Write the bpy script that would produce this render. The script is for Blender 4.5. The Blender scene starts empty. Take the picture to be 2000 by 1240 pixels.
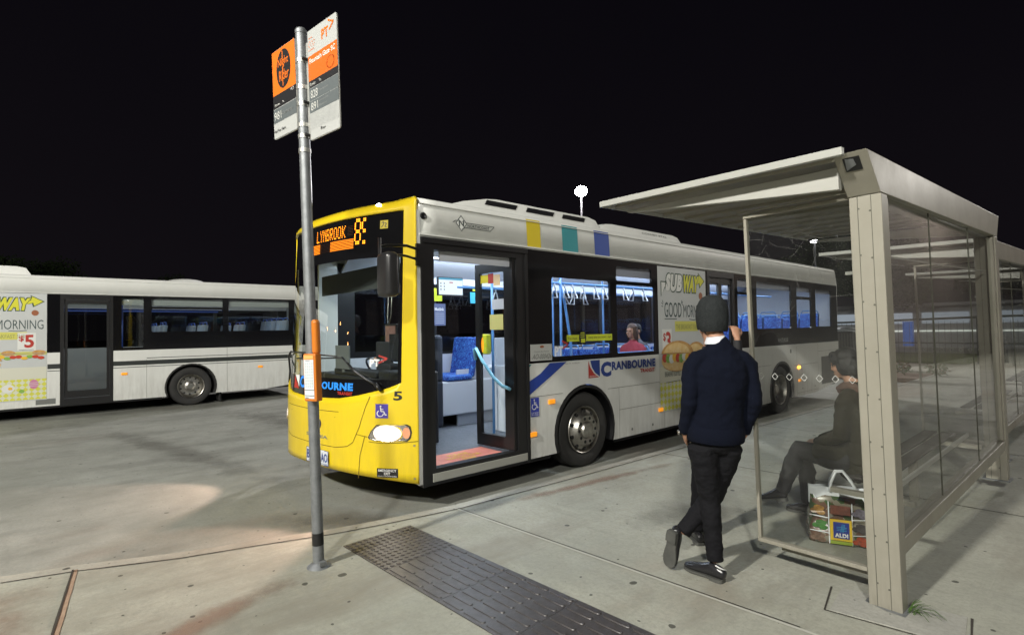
import bpy, bmesh, math, random
from mathutils import Vector, Matrix, noise
from mathutils.geometry import tessellate_polygon
random.seed(7)
sc = bpy.context.scene
COL = sc.collection
pi = math.pi
# ------------------------------------------------------------ camera
cam_d = bpy.data.cameras.new('camera')
cam = bpy.data.objects.new('camera', cam_d); COL.objects.link(cam); sc.camera = cam
_y, _p, _r = math.radians(-48.597), math.radians(1.286), math.radians(-0.898)
fw = Vector((math.sin(_y)*math.cos(_p), math.cos(_y)*math.cos(_p), math.sin(_p)))
rt = Vector((math.cos(_y), -math.sin(_y), 0)); up = rt.cross(fw)
r2 = rt*math.cos(_r)+up*math.sin(_r); u2 = -rt*math.sin(_r)+up*math.cos(_r)
cam.matrix_world = Matrix(((r2.x, u2.x, -fw.x, 4.59), (r2.y, u2.y, -fw.y, -2.758), (r2.z, u2.z, -fw.z, 1.779), (0, 0, 0, 1)))
cam_d.sensor_width = 36; cam_d.lens = 36*1050.5/2000; cam_d.clip_start = .05; cam_d.clip_end = 900
# ------------------------------------------------------------ night world
w = bpy.data.worlds.new('World'); sc.world = w; w.use_nodes = True
bg = w.node_tree.nodes['Background']; bg.inputs[1].default_value = 1.0
_n = w.node_tree.nodes; _l = w.node_tree.links                      # night sky: a little town glow low down, blacker overhead
_tc = _n.new('ShaderNodeTexCoord'); _s = _n.new('ShaderNodeSeparateXYZ'); _l.new(_tc.outputs['Generated'], _s.inputs[0])
_cl = _n.new('ShaderNodeTexNoise'); _cl.inputs['Scale'].default_value = 1.6; _cl.inputs['Detail'].default_value = 5; _l.new(_tc.outputs['Generated'], _cl.inputs[0])
_ad = _n.new('ShaderNodeMath'); _ad.operation = 'MULTIPLY_ADD'; _ad.inputs[1].default_value = .35; _l.new(_cl.outputs[0], _ad.inputs[0]); _l.new(_s.outputs[2], _ad.inputs[2])
_cr = _n.new('ShaderNodeValToRGB'); _l.new(_ad.outputs[0], _cr.inputs[0]); _cr.color_ramp.elements[0].position = .1; _cr.color_ramp.elements[0].color = (.0062, .005, .0066, 1)
_cr.color_ramp.elements[1].position = .75; _cr.color_ramp.elements[1].color = (.0026, .0022, .0036, 1); _l.new(_cr.outputs[0], bg.inputs[0])
sc.view_settings.view_transform = 'Standard'; sc.view_settings.look = 'None'
sc.view_settings.exposure = 0; sc.view_settings.gamma = 1
sc.cycles.max_bounces = 8; sc.cycles.transparent_max_bounces = 24; sc.cycles.glossy_bounces = 3; sc.cycles.transmission_bounces = 4
sc.cycles.use_denoising = True; sc.cycles.sample_clamp_indirect = 4; sc.cycles.caustics_reflective = False; sc.cycles.caustics_refractive = False
# ------------------------------------------------------------ materials
MATS = {}
def mat(name, col, rough=.6, metal=0, spec=.5, emit=None, es=1, var=None, vscale=8, bump=0, bscale=60, coat=0, stretch=None):
    if name in MATS: return MATS[name]
    m = bpy.data.materials.new(name); m.use_nodes = True; MATS[name] = m
    n = m.node_tree.nodes; l = m.node_tree.links; b = n['Principled BSDF']
    c = (*col, 1)
    b.inputs['Base Color'].default_value = c; b.inputs['Roughness'].default_value = rough
    b.inputs['Metallic'].default_value = metal; b.inputs['Specular IOR Level'].default_value = spec
    if coat: b.inputs['Coat Weight'].default_value = coat; b.inputs['Coat Roughness'].default_value = .08
    if emit: b.inputs['Emission Color'].default_value = (*emit, 1); b.inputs['Emission Strength'].default_value = es
    tc = None
    if var or bump:
        tc = n.new('ShaderNodeTexCoord'); mp = n.new('ShaderNodeMapping'); l.new(tc.outputs['Object'], mp.inputs[0])
        if stretch: mp.inputs['Scale'].default_value = stretch
    if var:
        t = n.new('ShaderNodeTexNoise'); t.inputs['Scale'].default_value = vscale; t.inputs['Detail'].default_value = 6; t.inputs['Roughness'].default_value = .65
        l.new(mp.outputs[0], t.inputs['Vector'])
        r = n.new('ShaderNodeMapRange'); r.inputs[1].default_value = .32; r.inputs[2].default_value = .68
        l.new(t.outputs[0], r.inputs[0])
        mx = n.new('ShaderNodeMix'); mx.data_type = 'RGBA'; mx.inputs[6].default_value = c; mx.inputs[7].default_value = (*var, 1)
        l.new(r.outputs[0], mx.inputs[0]); l.new(mx.outputs[2], b.inputs['Base Color'])
        r3 = n.new('ShaderNodeMapRange'); r3.inputs[3].default_value = rough*.85; r3.inputs[4].default_value = min(1, rough*1.2)
        l.new(t.outputs[0], r3.inputs[0]); l.new(r3.outputs[0], b.inputs['Roughness'])
    if bump:
        t2 = n.new('ShaderNodeTexNoise'); t2.inputs['Scale'].default_value = bscale; t2.inputs['Detail'].default_value = 5
        l.new(mp.outputs[0], t2.inputs['Vector'])
        bp = n.new('ShaderNodeBump'); bp.inputs['Strength'].default_value = bump; bp.inputs['Distance'].default_value = .01
        l.new(t2.outputs[0], bp.inputs['Height']); l.new(bp.outputs[0], b.inputs['Normal'])
    return m
def glass(name, tint, refl=1.0, rough=.02, haze=0.0, hcol=(.5, .5, .5)):
    if name in MATS: return MATS[name]
    m = bpy.data.materials.new(name); m.use_nodes = True; MATS[name] = m
    n = m.node_tree.nodes; l = m.node_tree.links; n.remove(n['Principled BSDF']); out = n['Material Output']
    tr = n.new('ShaderNodeBsdfTransparent'); tr.inputs[0].default_value = (*tint, 1)
    gl = n.new('ShaderNodeBsdfGlossy'); gl.inputs['Roughness'].default_value = rough
    fr = n.new('ShaderNodeFresnel'); fr.inputs[0].default_value = 1.5
    mu = n.new('ShaderNodeMath'); mu.operation = 'MULTIPLY'; mu.inputs[1].default_value = refl; mu.use_clamp = True
    # same reflection from either side of the sheet
    n.remove(fr); lw = n.new('ShaderNodeLayerWeight'); lw.inputs[0].default_value = .5
    pw_ = n.new('ShaderNodeMath'); pw_.operation = 'POWER'; pw_.inputs[1].default_value = 5; l.new(lw.outputs['Facing'], pw_.inputs[0])
    ma = n.new('ShaderNodeMath'); ma.operation = 'MULTIPLY_ADD'; ma.inputs[1].default_value = .92; ma.inputs[2].default_value = .07; l.new(pw_.outputs[0], ma.inputs[0])
    mx = n.new('ShaderNodeMixShader'); l.new(ma.outputs[0], mu.inputs[0]); l.new(mu.outputs[0], mx.inputs[0])
    base = tr.outputs[0]
    if haze:
        df = n.new('ShaderNodeBsdfDiffuse'); df.inputs[0].default_value = (*hcol, 1)
        t = n.new('ShaderNodeTexNoise'); t.inputs['Scale'].default_value = 3; t.inputs['Detail'].default_value = 6
        tc = n.new('ShaderNodeTexCoord'); mp = n.new('ShaderNodeMapping'); mp.inputs['Scale'].default_value = (1, 1, .35); l.new(tc.outputs['Object'], mp.inputs[0]); l.new(mp.outputs[0], t.inputs[0])
        r = n.new('ShaderNodeMapRange'); r.inputs[1].default_value = .35; r.inputs[2].default_value = .75; r.inputs[3].default_value = haze*.4; r.inputs[4].default_value = haze*1.6
        l.new(t.outputs[0], r.inputs[0]); m2 = n.new('ShaderNodeMixShader'); l.new(r.outputs[0], m2.inputs[0]); l.new(tr.outputs[0], m2.inputs[1]); l.new(df.outputs[0], m2.inputs[2]); base = m2.outputs[0]
    l.new(base, mx.inputs[1]); l.new(gl.outputs[0], mx.inputs[2]); l.new(mx.outputs[0], out.inputs[0])
    return m
def emis(name, col, s):
    return mat(name, (0, 0, 0), .5, emit=col, es=s)
def pattern(name, c1, c2, kind, scale, rough=.7, c3=None):
    if name in MATS: return MATS[name]
    m = bpy.data.materials.new(name); m.use_nodes = True; MATS[name] = m
    n = m.node_tree.nodes; l = m.node_tree.links; b = n['Principled BSDF']; b.inputs['Roughness'].default_value = rough
    tc = n.new('ShaderNodeTexCoord'); mp = n.new('ShaderNodeMapping'); l.new(tc.outputs['Object'], mp.inputs[0])
    if kind == 'check':
        mp.inputs['Rotation'].default_value = (math.radians(45), 0, 0)
        t = n.new('ShaderNodeTexChecker'); t.inputs['Scale'].default_value = scale; t.inputs[1].default_value = (*c1, 1); t.inputs[2].default_value = (*c2, 1)
        l.new(mp.outputs[0], t.inputs[0]); l.new(t.outputs[0], b.inputs['Base Color'])
    elif kind == 'vor':
        t = n.new('ShaderNodeTexVoronoi'); t.inputs['Scale'].default_value = scale; l.new(mp.outputs[0], t.inputs[0])
        r = n.new('ShaderNodeValToRGB'); r.color_ramp.interpolation = 'CONSTANT'; r.color_ramp.elements[0].color = (*c1, 1)
        r.color_ramp.elements[1].color = (*c2, 1); r.color_ramp.elements[1].position = .45
        e = r.color_ramp.elements.new(.7); e.color = (*(c3 or c1), 1)
        s = n.new('ShaderNodeSeparateColor'); l.new(t.outputs['Color'], s.inputs[0]); l.new(s.outputs[0], r.inputs[0]); l.new(r.outputs[0], b.inputs['Base Color'])
    elif kind == 'squig':
        t = n.new('ShaderNodeTexNoise'); t.inputs['Scale'].default_value = scale; t.inputs['Detail'].default_value = 1; t.inputs['Distortion'].default_value = 2.5; l.new(mp.outputs[0], t.inputs[0])
        r = n.new('ShaderNodeValToRGB'); r.color_ramp.elements[0].color = (*c1, 1); r.color_ramp.elements[0].position = .44
        r.color_ramp.elements[1].color = (*c1, 1); r.color_ramp.elements[1].position = .56
        e = r.color_ramp.elements.new(.5); e.color = (*c2, 1)
        l.new(t.outputs[0], r.inputs[0]); l.new(r.outputs[0], b.inputs['Base Color'])
    return m
# ------------------------------------------------------------ mesh builder
class MB:
    def __init__(s, T=None): s.v = []; s.f = []; s.m = []; s.T = T
    def add(s, vs, fs, mi=0, M=None):
        o = len(s.v)
        for p in vs:
            p = Vector(p)
            if M is not None: p = M @ p
            s.v.append(p)
        for f in fs: s.f.append(tuple(i+o for i in f)); s.m.append(mi)
        return s
    def box(s, x0, x1, y0, y1, z0, z1, mi=0, M=None):
        v = [(x0, y0, z0), (x1, y0, z0), (x1, y1, z0), (x0, y1, z0), (x0, y0, z1), (x1, y0, z1), (x1, y1, z1), (x0, y1, z1)]
        return s.add(v, [(0, 3, 2, 1), (4, 5, 6, 7), (0, 1, 5, 4), (1, 2, 6, 5), (2, 3, 7, 6), (3, 0, 4, 7)], mi, M)
    def poly(s, pts, mi=0): return s.add(pts, [tuple(range(len(pts)))], mi)
    def plate(s, loops, fr, t, mi=0):
        """2-D loops (outline, holes) -> slab; fr(a,b,d) maps to 3-D, d=0 face, d=t back"""
        tri = tessellate_polygon([[Vector((a, b, 0)) for a, b in L] for L in loops])
        flat = [p for L in loops for p in L]; n = len(flat)
        vs = [fr(a, b, 0) for a, b in flat]+[fr(a, b, t) for a, b in flat]
        fs = [tuple(x) for x in tri]+[tuple(i+n for i in reversed(x)) for x in tri]
        o = 0
        for L in loops:
            k = len(L)
            for i in range(k): fs.append((o+i, o+(i+1) % k, n+o+(i+1) % k, n+o+i))
            o += k
        return s.add(vs, fs, mi)
    def tube(s, path, r, n=8, mi=0, cap=True, closed=False):
        P = [Vector(p) for p in path]; k = len(P); vs = []; fs = []
        rr = r if isinstance(r, (list, tuple)) else [r]*k
        ref = None
        for i, p in enumerate(P):
            a = P[(i-1) % k] if (closed or i > 0) else p; b = P[(i+1) % k] if (closed or i < k-1) else p
            t = (b-a).normalized()
            if ref is None: ref = t.orthogonal().normalized()
            ref = (ref-t*ref.dot(t))
            if ref.length < 1e-5: ref = t.orthogonal()
            ref.normalize(); q = t.cross(ref)
            for j in range(n):
                an = 2*pi*j/n; vs.append(p+(ref*math.cos(an)+q*math.sin(an))*rr[i])
        for i in range(k if closed else k-1):
            i2 = (i+1) % k
            for j in range(n): fs.append((i*n+j, i*n+(j+1) % n, i2*n+(j+1) % n, i2*n+j))
        if cap and not closed: fs.append(tuple(reversed(range(n)))); fs.append(tuple((k-1)*n+j for j in range(n)))
        return s.add(vs, fs, mi)
    def lathe(s, prof, M, n=32, mi=0):
        """prof (r, h) about local z"""
        vs = []; fs = []
        for r, h in prof:
            for j in range(n): a = 2*pi*j/n; vs.append((r*math.cos(a), r*math.sin(a), h))
        for i in range(len(prof)-1):
            for j in range(n): fs.append((i*n+j, i*n+(j+1) % n, (i+1)*n+(j+1) % n, (i+1)*n+j))
        return s.add(vs, fs, mi, M)
    def ell(s, c, rx, ry, rz, M=None, n=14, k=9, mi=0):
        vs = []; fs = []
        for i in range(k+1):
            th = pi*i/k
            for j in range(n): a = 2*pi*j/n; vs.append((c[0]+rx*math.sin(th)*math.cos(a), c[1]+ry*math.sin(th)*math.sin(a), c[2]+rz*math.cos(th)))
        for i in range(k):
            for j in range(n): fs.append((i*n+j, (i+1)*n+j, (i+1)*n+(j+1) % n, i*n+(j+1) % n))
        return s.add(vs, fs, mi, M)
    def pieces(s):
        par = list(range(len(s.v)))
        def find(i):
            while par[i] != i: par[i] = par[par[i]]; i = par[i]
            return i
        for f in s.f:
            for q in f[1:]:
                a, b = find(f[0]), find(q)
                if a != b: par[b] = a
        G_ = {}
        for k, f in enumerate(s.f): G_.setdefault(find(f[0]), []).append(k)
        out = []
        for ks in G_.values():
            m_ = MB(); mp = {}
            for k in ks:
                for q in s.f[k]:
                    if q not in mp: mp[q] = len(m_.v); m_.v.append(s.v[q])
                m_.f.append(tuple(mp[q] for q in s.f[k])); m_.m.append(s.m[k])
            out.append(m_)
        return out
    def split(s, name, mats, parent=None, **kw):
        """each separate piece becomes an object of its own"""
        return [q.build(name, mats, parent, **kw) for q in s.pieces()]
    def clusters(s):
        P = s.pieces(); n = len(P)
        if n < 2 or n > 900: return None
        bb = []
        for q in P:
            lo = [min(v[i] for v in q.v) for i in range(3)]; hi = [max(v[i] for v in q.v) for i in range(3)]; bb.append((lo, hi, max(hi[i]-lo[i] for i in range(3))))
        par = list(range(n))
        def find(i):
            while par[i] != i: par[i] = par[par[i]]; i = par[i]
            return i
        for i in range(n):
            for j in range(i+1, n):
                a, b = find(i), find(j)
                if a == b: continue
                g2 = 0
                for k in range(3): g2 += max(0, bb[i][0][k]-bb[j][1][k], bb[j][0][k]-bb[i][1][k])**2
                if math.sqrt(g2) <= max(.02, .5*max(bb[i][2], bb[j][2]))*.98: par[a] = b
        R = {}
        for i in range(n): R.setdefault(find(i), []).append(i)
        if len(R) < 2: return None
        out = []
        for ids in R.values():
            m_ = MB()
            for i in ids: m_.add(P[i].v, P[i].f); m_.m[-len(P[i].f):] = P[i].m
            out.append(m_)
        return out
    def build(s, name, mats, parent=None, smooth=False, bevel=0, seg=2, fix=True, auto=None):
        if parent is not None:
            cl = s.clusters()
            if cl: return [q.build1(name, mats, parent, smooth, bevel, seg, fix, auto) for q in cl][0]
        return s.build1(name, mats, parent, smooth, bevel, seg, fix, auto)
    def build1(s, name, mats, parent=None, smooth=False, bevel=0, seg=2, fix=True, auto=None):
        me = bpy.data.meshes.new(name)
        me.from_pydata([tuple(p) for p in s.v], [], s.f)
        if not isinstance(mats, (list, tuple)): mats = [mats]
        for m in mats: me.materials.append(m)
        for i, p in enumerate(me.polygons): p.material_index = s.m[i]
        if fix:
            b = bmesh.new(); b.from_mesh(me); bmesh.ops.remove_doubles(b, verts=b.verts, dist=1e-5); bmesh.ops.recalc_face_normals(b, faces=b.faces); b.to_mesh(me); b.free()
        o = bpy.data.objects.new(name, me); COL.objects.link(o)
        if parent: o.parent = parent
        if smooth or auto:
            for p in me.polygons: p.use_smooth = True
            if auto:
                try: me.set_sharp_from_angle(angle=math.radians(auto))
                except Exception: pass
        if bevel:
            md = o.modifiers.new('bevel', 'BEVEL'); md.width = bevel; md.segments = seg; md.limit_method = 'ANGLE'; md.angle_limit = .6
        return o
def tag(o, label=None, cat=None, group=None, kind=None):
    if label: o['label'] = label
    if cat: o['category'] = cat
    if group: o['group'] = group
    if kind: o['kind'] = kind
    return o
def thing(name, label, cat, loc=(0, 0, 0), rz=0, group=None):
    o = bpy.data.objects.new(name, None); COL.objects.link(o); o.location = loc; o.rotation_euler = (0, 0, rz); o.empty_display_size = .2
    return tag(o, label, cat, group)
def copy_tree(o, parent=None):
    c = o.copy(); COL.objects.link(c)
    if parent: c.parent = parent
    for ch in list(o.children): copy_tree(ch, c)
    return c
# text as 2-D triangles in a unit box
_tx = {}
def text2d(txt, bold=.02):
    k = (txt, bold)
    if k in _tx: return _tx[k]
    cu = bpy.data.curves.new('t', 'FONT'); cu.body = txt; cu.offset = bold; cu.resolution_u = 3; cu.space_character = 1.0+bold*2
    o = bpy.data.objects.new('t', cu); COL.objects.link(o)
    dg = bpy.context.evaluated_depsgraph_get(); me = bpy.data.meshes.new_from_object(o.evaluated_get(dg))
    vs = [(v.co.x, v.co.y) for v in me.vertices]; fs = [tuple(p.vertices) for p in me.polygons]
    bpy.data.objects.remove(o); bpy.data.curves.remove(cu); bpy.data.meshes.remove(me)
    x0 = min(v[0] for v in vs); x1 = max(v[0] for v in vs); y0 = min(v[1] for v in vs); y1 = max(v[1] for v in vs)
    vs = [((a-x0)/(x1-x0), (b-y0)/(y1-y0)) for a, b in vs]
    _tx[k] = (vs, fs); return _tx[k]
class Dec:
    """flat coloured shapes laid on a surface: fr(a,b,d) with d outward"""
    def __init__(s, fr): s.fr = fr; s.mb = MB(); s.mats = []; s.d = .003
    def mi(s, m):
        if m not in s.mats: s.mats.append(m)
        return s.mats.index(m)
    def text(s, t, a0, a1, b0, b1, m, bold=.02, lift=0, slant=0):
        vs, fs = text2d(t, bold)
        s.mb.add([s.fr(a0+(a1-a0)*x+slant*y, b0+(b1-b0)*y, s.d+lift) for x, y in vs], fs, s.mi(m)); return s
    def poly(s, pts, m, lift=0):
        tri = tessellate_polygon([[Vector((a, b, 0)) for a, b in pts]])
        s.mb.add([s.fr(a, b, s.d+lift) for a, b in pts], [tuple(x) for x in tri], s.mi(m)); return s
    def rect(s, a0, a1, b0, b1, m, lift=0, n=1):
        for i in range(n):
            p = a0+(a1-a0)*i/n; q = a0+(a1-a0)*(i+1)/n
            s.mb.add([s.fr(p, b0, s.d+lift), s.fr(q, b0, s.d+lift), s.fr(q, b1, s.d+lift), s.fr(p, b1, s.d+lift)], [(0, 1, 2, 3)], s.mi(m))
        return s
    def disc(s, a, b, ra, rb, m, lift=0, n=28, t0=0, t1=2*pi):
        return s.poly([(a+ra*math.cos(t0+(t1-t0)*i/n), b+rb*math.sin(t0+(t1-t0)*i/n)) for i in range(n)], m, lift)
    def line(s, pts, wd, m, lift=0):
        for i in range(len(pts)-1):
            (a, b), (c, e) = pts[i], pts[i+1]; L = math.hypot(c-a, e-b) or 1e-6; nx, ny = -(e-b)/L*wd/2, (c-a)/L*wd/2
            s.mb.add([s.fr(a+nx, b+ny, s.d+lift), s.fr(c+nx, e+ny, s.d+lift), s.fr(c-nx, e-ny, s.d+lift), s.fr(a-nx, b-ny, s.d+lift)], [(0, 1, 2, 3)], s.mi(m))
        return s
    def build(s, name, parent): return s.mb.build(name, s.mats, parent, fix=False)
def wheelchair(D, a0, b0, a1, b1, blue, white, lift=.001):
    w_, h = a1-a0, b1-b0
    D.rect(a0, a1, b0, b1, blue, 0, 2)
    X = lambda x: a0+w_*x
    Y = lambda y: b0+h*y
    D.disc(X(.42), Y(.84), w_*.07, h*.055, white, lift)
    D.line([(X(.42), Y(.76)), (X(.46), Y(.48)), (X(.68), Y(.48)), (X(.8), Y(.22)), (X(.9), Y(.26))], w_*.085, white, lift)
    D.line([(X(.43), Y(.62)), (X(.66), Y(.62))], w_*.07, white, lift)
    D.line([(X(.40+.25*math.cos(t)), Y(.33+.2*math.sin(t))) for t in [2.0+i*.33 for i in range(14)]], w_*.07, white, lift)
# ------------------------------------------------------------ palette
WHITE = mat('bus white paint', (.72, .73, .70), .38, var=(.66, .67, .64), vscale=1.5, coat=.25)
def grime(m, amt, c, zlo, zhi):
    # road film: heavier towards the skirt, run into vertical streaks, and faint wash marks above
    n = m.node_tree.nodes; l = m.node_tree.links; b = n['Principled BSDF']; src = b.inputs['Base Color'].links[0].from_socket if b.inputs['Base Color'].links else None
    tc = n.new('ShaderNodeTexCoord'); mp = n.new('ShaderNodeMapping'); mp.inputs['Scale'].default_value = (3, 3, .5); l.new(tc.outputs['Object'], mp.inputs[0])
    t = n.new('ShaderNodeTexNoise'); t.inputs['Scale'].default_value = 3; t.inputs['Detail'].default_value = 8; t.inputs['Roughness'].default_value = .7; l.new(mp.outputs[0], t.inputs[0])
    s = n.new('ShaderNodeSeparateXYZ'); l.new(tc.outputs['Object'], s.inputs[0])
    r = n.new('ShaderNodeMapRange'); r.inputs[1].default_value = zlo; r.inputs[2].default_value = zhi; r.inputs[3].default_value = 1; r.inputs[4].default_value = .06; l.new(s.outputs[2], r.inputs[0])
    q = n.new('ShaderNodeMapRange'); q.inputs[1].default_value = .38; q.inputs[2].default_value = .68; q.inputs[4].default_value = amt; l.new(t.outputs[0], q.inputs[0])
    mu = n.new('ShaderNodeMath'); mu.operation = 'MULTIPLY'; l.new(r.outputs[0], mu.inputs[0]); l.new(q.outputs[0], mu.inputs[1])
    x = n.new('ShaderNodeMix'); x.data_type = 'RGBA'; l.new(mu.outputs[0], x.inputs[0]); x.inputs[7].default_value = (*c, 1)
    if src: l.new(src, x.inputs[6])
    else: x.inputs[6].default_value = b.inputs['Base Color'].default_value
    l.new(x.outputs[2], b.inputs['Base Color'])
    b2 = n.new('ShaderNodeBump'); b2.inputs['Strength'].default_value = .12; b2.inputs['Distance'].default_value = .02
    t2 = n.new('ShaderNodeTexNoise'); t2.inputs['Scale'].default_value = 1.4; l.new(tc.outputs['Object'], t2.inputs[0]); l.new(t2.outputs[0], b2.inputs['Height'])
    if not b.inputs['Normal'].links: l.new(b2.outputs[0], b.inputs['Normal'])
grime(WHITE, .38, (.26, .24, .20), .3, 1.3)
YEL = mat('yellow paint', (.74, .55, .012), .3, var=(.69, .505, .014), vscale=2, coat=.4)
grime(YEL, .4, (.35, .25, .03), .3, 1.1)
BLK = mat('black trim', (.012, .012, .013), .35)
BLKG = mat('black gloss', (.006, .006, .007), .12, spec=.3)
RUB = mat('rubber', (.018, .018, .018), .75, var=(.03, .029, .027), vscale=6, bump=.2, bscale=30)
DARKGAP = mat('panel gap', (.02, .02, .018), .9)
CHROME = mat('steel rim', (.55, .54, .5), .35, 1, var=(.3, .28, .25), vscale=12)
NAVY = mat('navy ink', (.012, .04, .22), .5)
REDINK = mat('red ink', (.42, .03, .02), .5)
LTBLUE = mat('light blue ink', (.02, .25, .85), .5)
INKBLACK = mat('black ink', (.012, .012, .012), .5)
INKWHITE = mat('white ink', (.8, .8, .78), .5)
INKGREY = mat('grey ink', (.16, .17, .16), .5)
TEAL = mat('teal ink', (.03, .25, .28), .45)
YINK = mat('yellow ink', (.62, .48, .02), .45)
LIME = mat('lime sticker', (.55, .62, .03), .5)
WCBLUE = mat('access blue', (.03, .05, .36), .5)
AMBER = mat('amber lens', (.7, .25, .01), .25, emit=(1, .35, .02), es=.6)
GREYIN = mat('interior grey', (.3, .32, .36), .6)
LGREY = mat('interior light panel', (.55, .57, .62), .5)
SEATB = pattern('seat moquette', (.008, .035, .26), (.10, .34, .8), 'squig', 13)
RAILB = mat('handrail blue', (.10, .26, .55), .35)
FLOORG = mat('vinyl floor', (.17, .18, .2), .55, var=(.12, .13, .145), vscale=30)
GBUS = glass('bus window glass', (.78, .8, .84), .8)
GDARK = glass('dark bus glass', (.62, .66, .62), .9)
GWS = glass('windscreen glass', (.74, .79, .79), 2.0)
GCLR = glass('door glass', (.85, .88, .88), .8)
GSH = glass('shelter glass', (.86, .88, .86), .72, haze=.022)
GSB = glass('shelter back glass', (.84, .85, .83), .8, haze=.075, hcol=(.55, .54, .5))
SHF = mat('shelter frame paint', (.285, .27, .225), .45, var=(.24, .228, .185), vscale=2.5, bump=.05, bscale=40)
grime(SHF, .5, (.13, .12, .09), 0, .6)
GALV = mat('galvanised steel', (.27, .285, .295), .5, .6, var=(.19, .2, .21), vscale=14)
# ------------------------------------------------------------ ground
def conc(name, c1, c2, stain, broom=0, warm=(.24, .17, .12)):
    m = bpy.data.materials.new(name); m.use_nodes = True
    n = m.node_tree.nodes; l = m.node_tree.links; b = n['Principled BSDF']
    tc = n.new('ShaderNodeTexCoord')
    def nz(scale, det=8, st=(1, 1, 1), ro=.6, rot=0):
        mp = n.new('ShaderNodeMapping'); mp.inputs['Scale'].default_value = st; mp.inputs['Rotation'].default_value = (0, 0, rot); l.new(tc.outputs['Object'], mp.inputs[0])
        t = n.new('ShaderNodeTexNoise'); t.inputs['Scale'].default_value = scale; t.inputs['Detail'].default_value = det; t.inputs['Roughness'].default_value = ro
        l.new(mp.outputs[0], t.inputs[0]); return t.outputs[0]
    def rg(x, a, b_, c=0, d=1):
        r = n.new('ShaderNodeMapRange'); r.inputs[1].default_value = a; r.inputs[2].default_value = b_; r.inputs[3].default_value = c; r.inputs[4].default_value = d; l.new(x, r.inputs[0]); return r.outputs[0]
    def mix(f, A, B):
        x = n.new('ShaderNodeMix'); x.data_type = 'RGBA'; l.new(f, x.inputs[0])
        for i, q in ((6, A), (7, B)):
            if isinstance(q, tuple): x.inputs[i].default_value = (*q, 1)
            else: l.new(q, x.inputs[i])
        return x.outputs[2]
    c = mix(rg(nz(.8, 8, (1, 1, 1), .68), .38, .62), c1, c2)
    c = mix(rg(nz(.9, 7, (.35, 1, 1), .7, .1), .55, .7, 0, .45), c, tuple(min(1, x*1.35) for x in c1))
    c = mix(rg(nz(1.1, 9, (1, .3, 1), .72, .2), .5, .66, 0, .75), c, stain)
    c = mix(rg(nz(.45, 5, (1, .5, 1), .6, 1.1), .56, .68, 0, .5), c, warm)
    c = mix(rg(nz(6, 6, (.25, 1.6, 1), .7, .05), .56, .7, 0, .35), c, tuple(x*.55 for x in c1))
    c = mix(rg(nz(38, 5, (1, 1, 1), .8), .42, .66, 0, .5), c, tuple(x*.55 for x in c1))
    for sc1, dens, rad_ in ((2.2, .45, .055), (5.5, .3, .06)):      # gum and oil spots
        mp = n.new('ShaderNodeMapping'); l.new(tc.outputs['Object'], mp.inputs[0]); mp.inputs['Location'].default_value = (sc1, 1.7*sc1, 0)
        wp = n.new('ShaderNodeMix'); wp.data_type = 'VECTOR'; wp.inputs[0].default_value = .035; l.new(mp.outputs[0], wp.inputs[4])
        nn_ = n.new('ShaderNodeTexNoise'); nn_.inputs['Scale'].default_value = 9; l.new(mp.outputs[0], nn_.inputs[0]); l.new(nn_.outputs['Color'], wp.inputs[5])
        v = n.new('ShaderNodeTexVoronoi'); v.voronoi_dimensions = '2D'; v.inputs['Scale'].default_value = sc1; l.new(wp.outputs[1], v.inputs['Vector'])
        s = n.new('ShaderNodeSeparateColor'); l.new(v.outputs['Color'], s.inputs[0])
        ra = rg(s.outputs[0], 1-dens, 1, 0, rad_)
        lt = n.new('ShaderNodeMath'); lt.operation = 'LESS_THAN'; l.new(v.outputs['Distance'], lt.inputs[0]); l.new(ra, lt.inputs[1])
        m8 = n.new('ShaderNodeMath'); m8.operation = 'MULTIPLY'; m8.inputs[1].default_value = .8; l.new(lt.outputs[0], m8.inputs[0])
        c = mix(m8.outputs[0], c, (.025, .024, .02))
    c = mix(rg(nz(5, 3, (1, 1, 1), .5), .70, .75, 0, .25), c, tuple(x*.5 for x in c1))
    l.new(c, b.inputs['Base Color'])
    b.inputs['Roughness'].default_value = .62
    l.new(rg(nz(3, 6), .3, .7, .5, .8), b.inputs['Roughness'])
    bp = n.new('ShaderNodeBump'); bp.inputs['Strength'].default_value = .35; bp.inputs['Distance'].default_value = .006
    h = nz(120, 4)
    if broom:
        a = n.new('ShaderNodeMath'); a.operation = 'ADD'; l.new(h, a.inputs[0]); l.new(nz(90, 2, (1, .03, 1), .5, broom), a.inputs[1]); h = a.outputs[0]
    l.new(h, bp.inputs['Height']); l.new(bp.outputs[0], b.inputs['Normal'])
    return m
ROADM = conc('road concrete', (.27, .275, .245), (.19, .195, .17), (.115, .115, .10), 0, (.2, .16, .13))
PAVEM = conc('pavement concrete', (.37, .37, .315), (.285, .29, .245), (.20, .185, .15), .05)
KERBM = conc('kerb concrete', (.38, .37, .32), (.29, .28, .24), (.14, .12, .09))
g = MB(); g.box(-260, 260, -200, 320, -.5, 0)
tag(g.build('road', ROADM), kind='structure')
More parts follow.
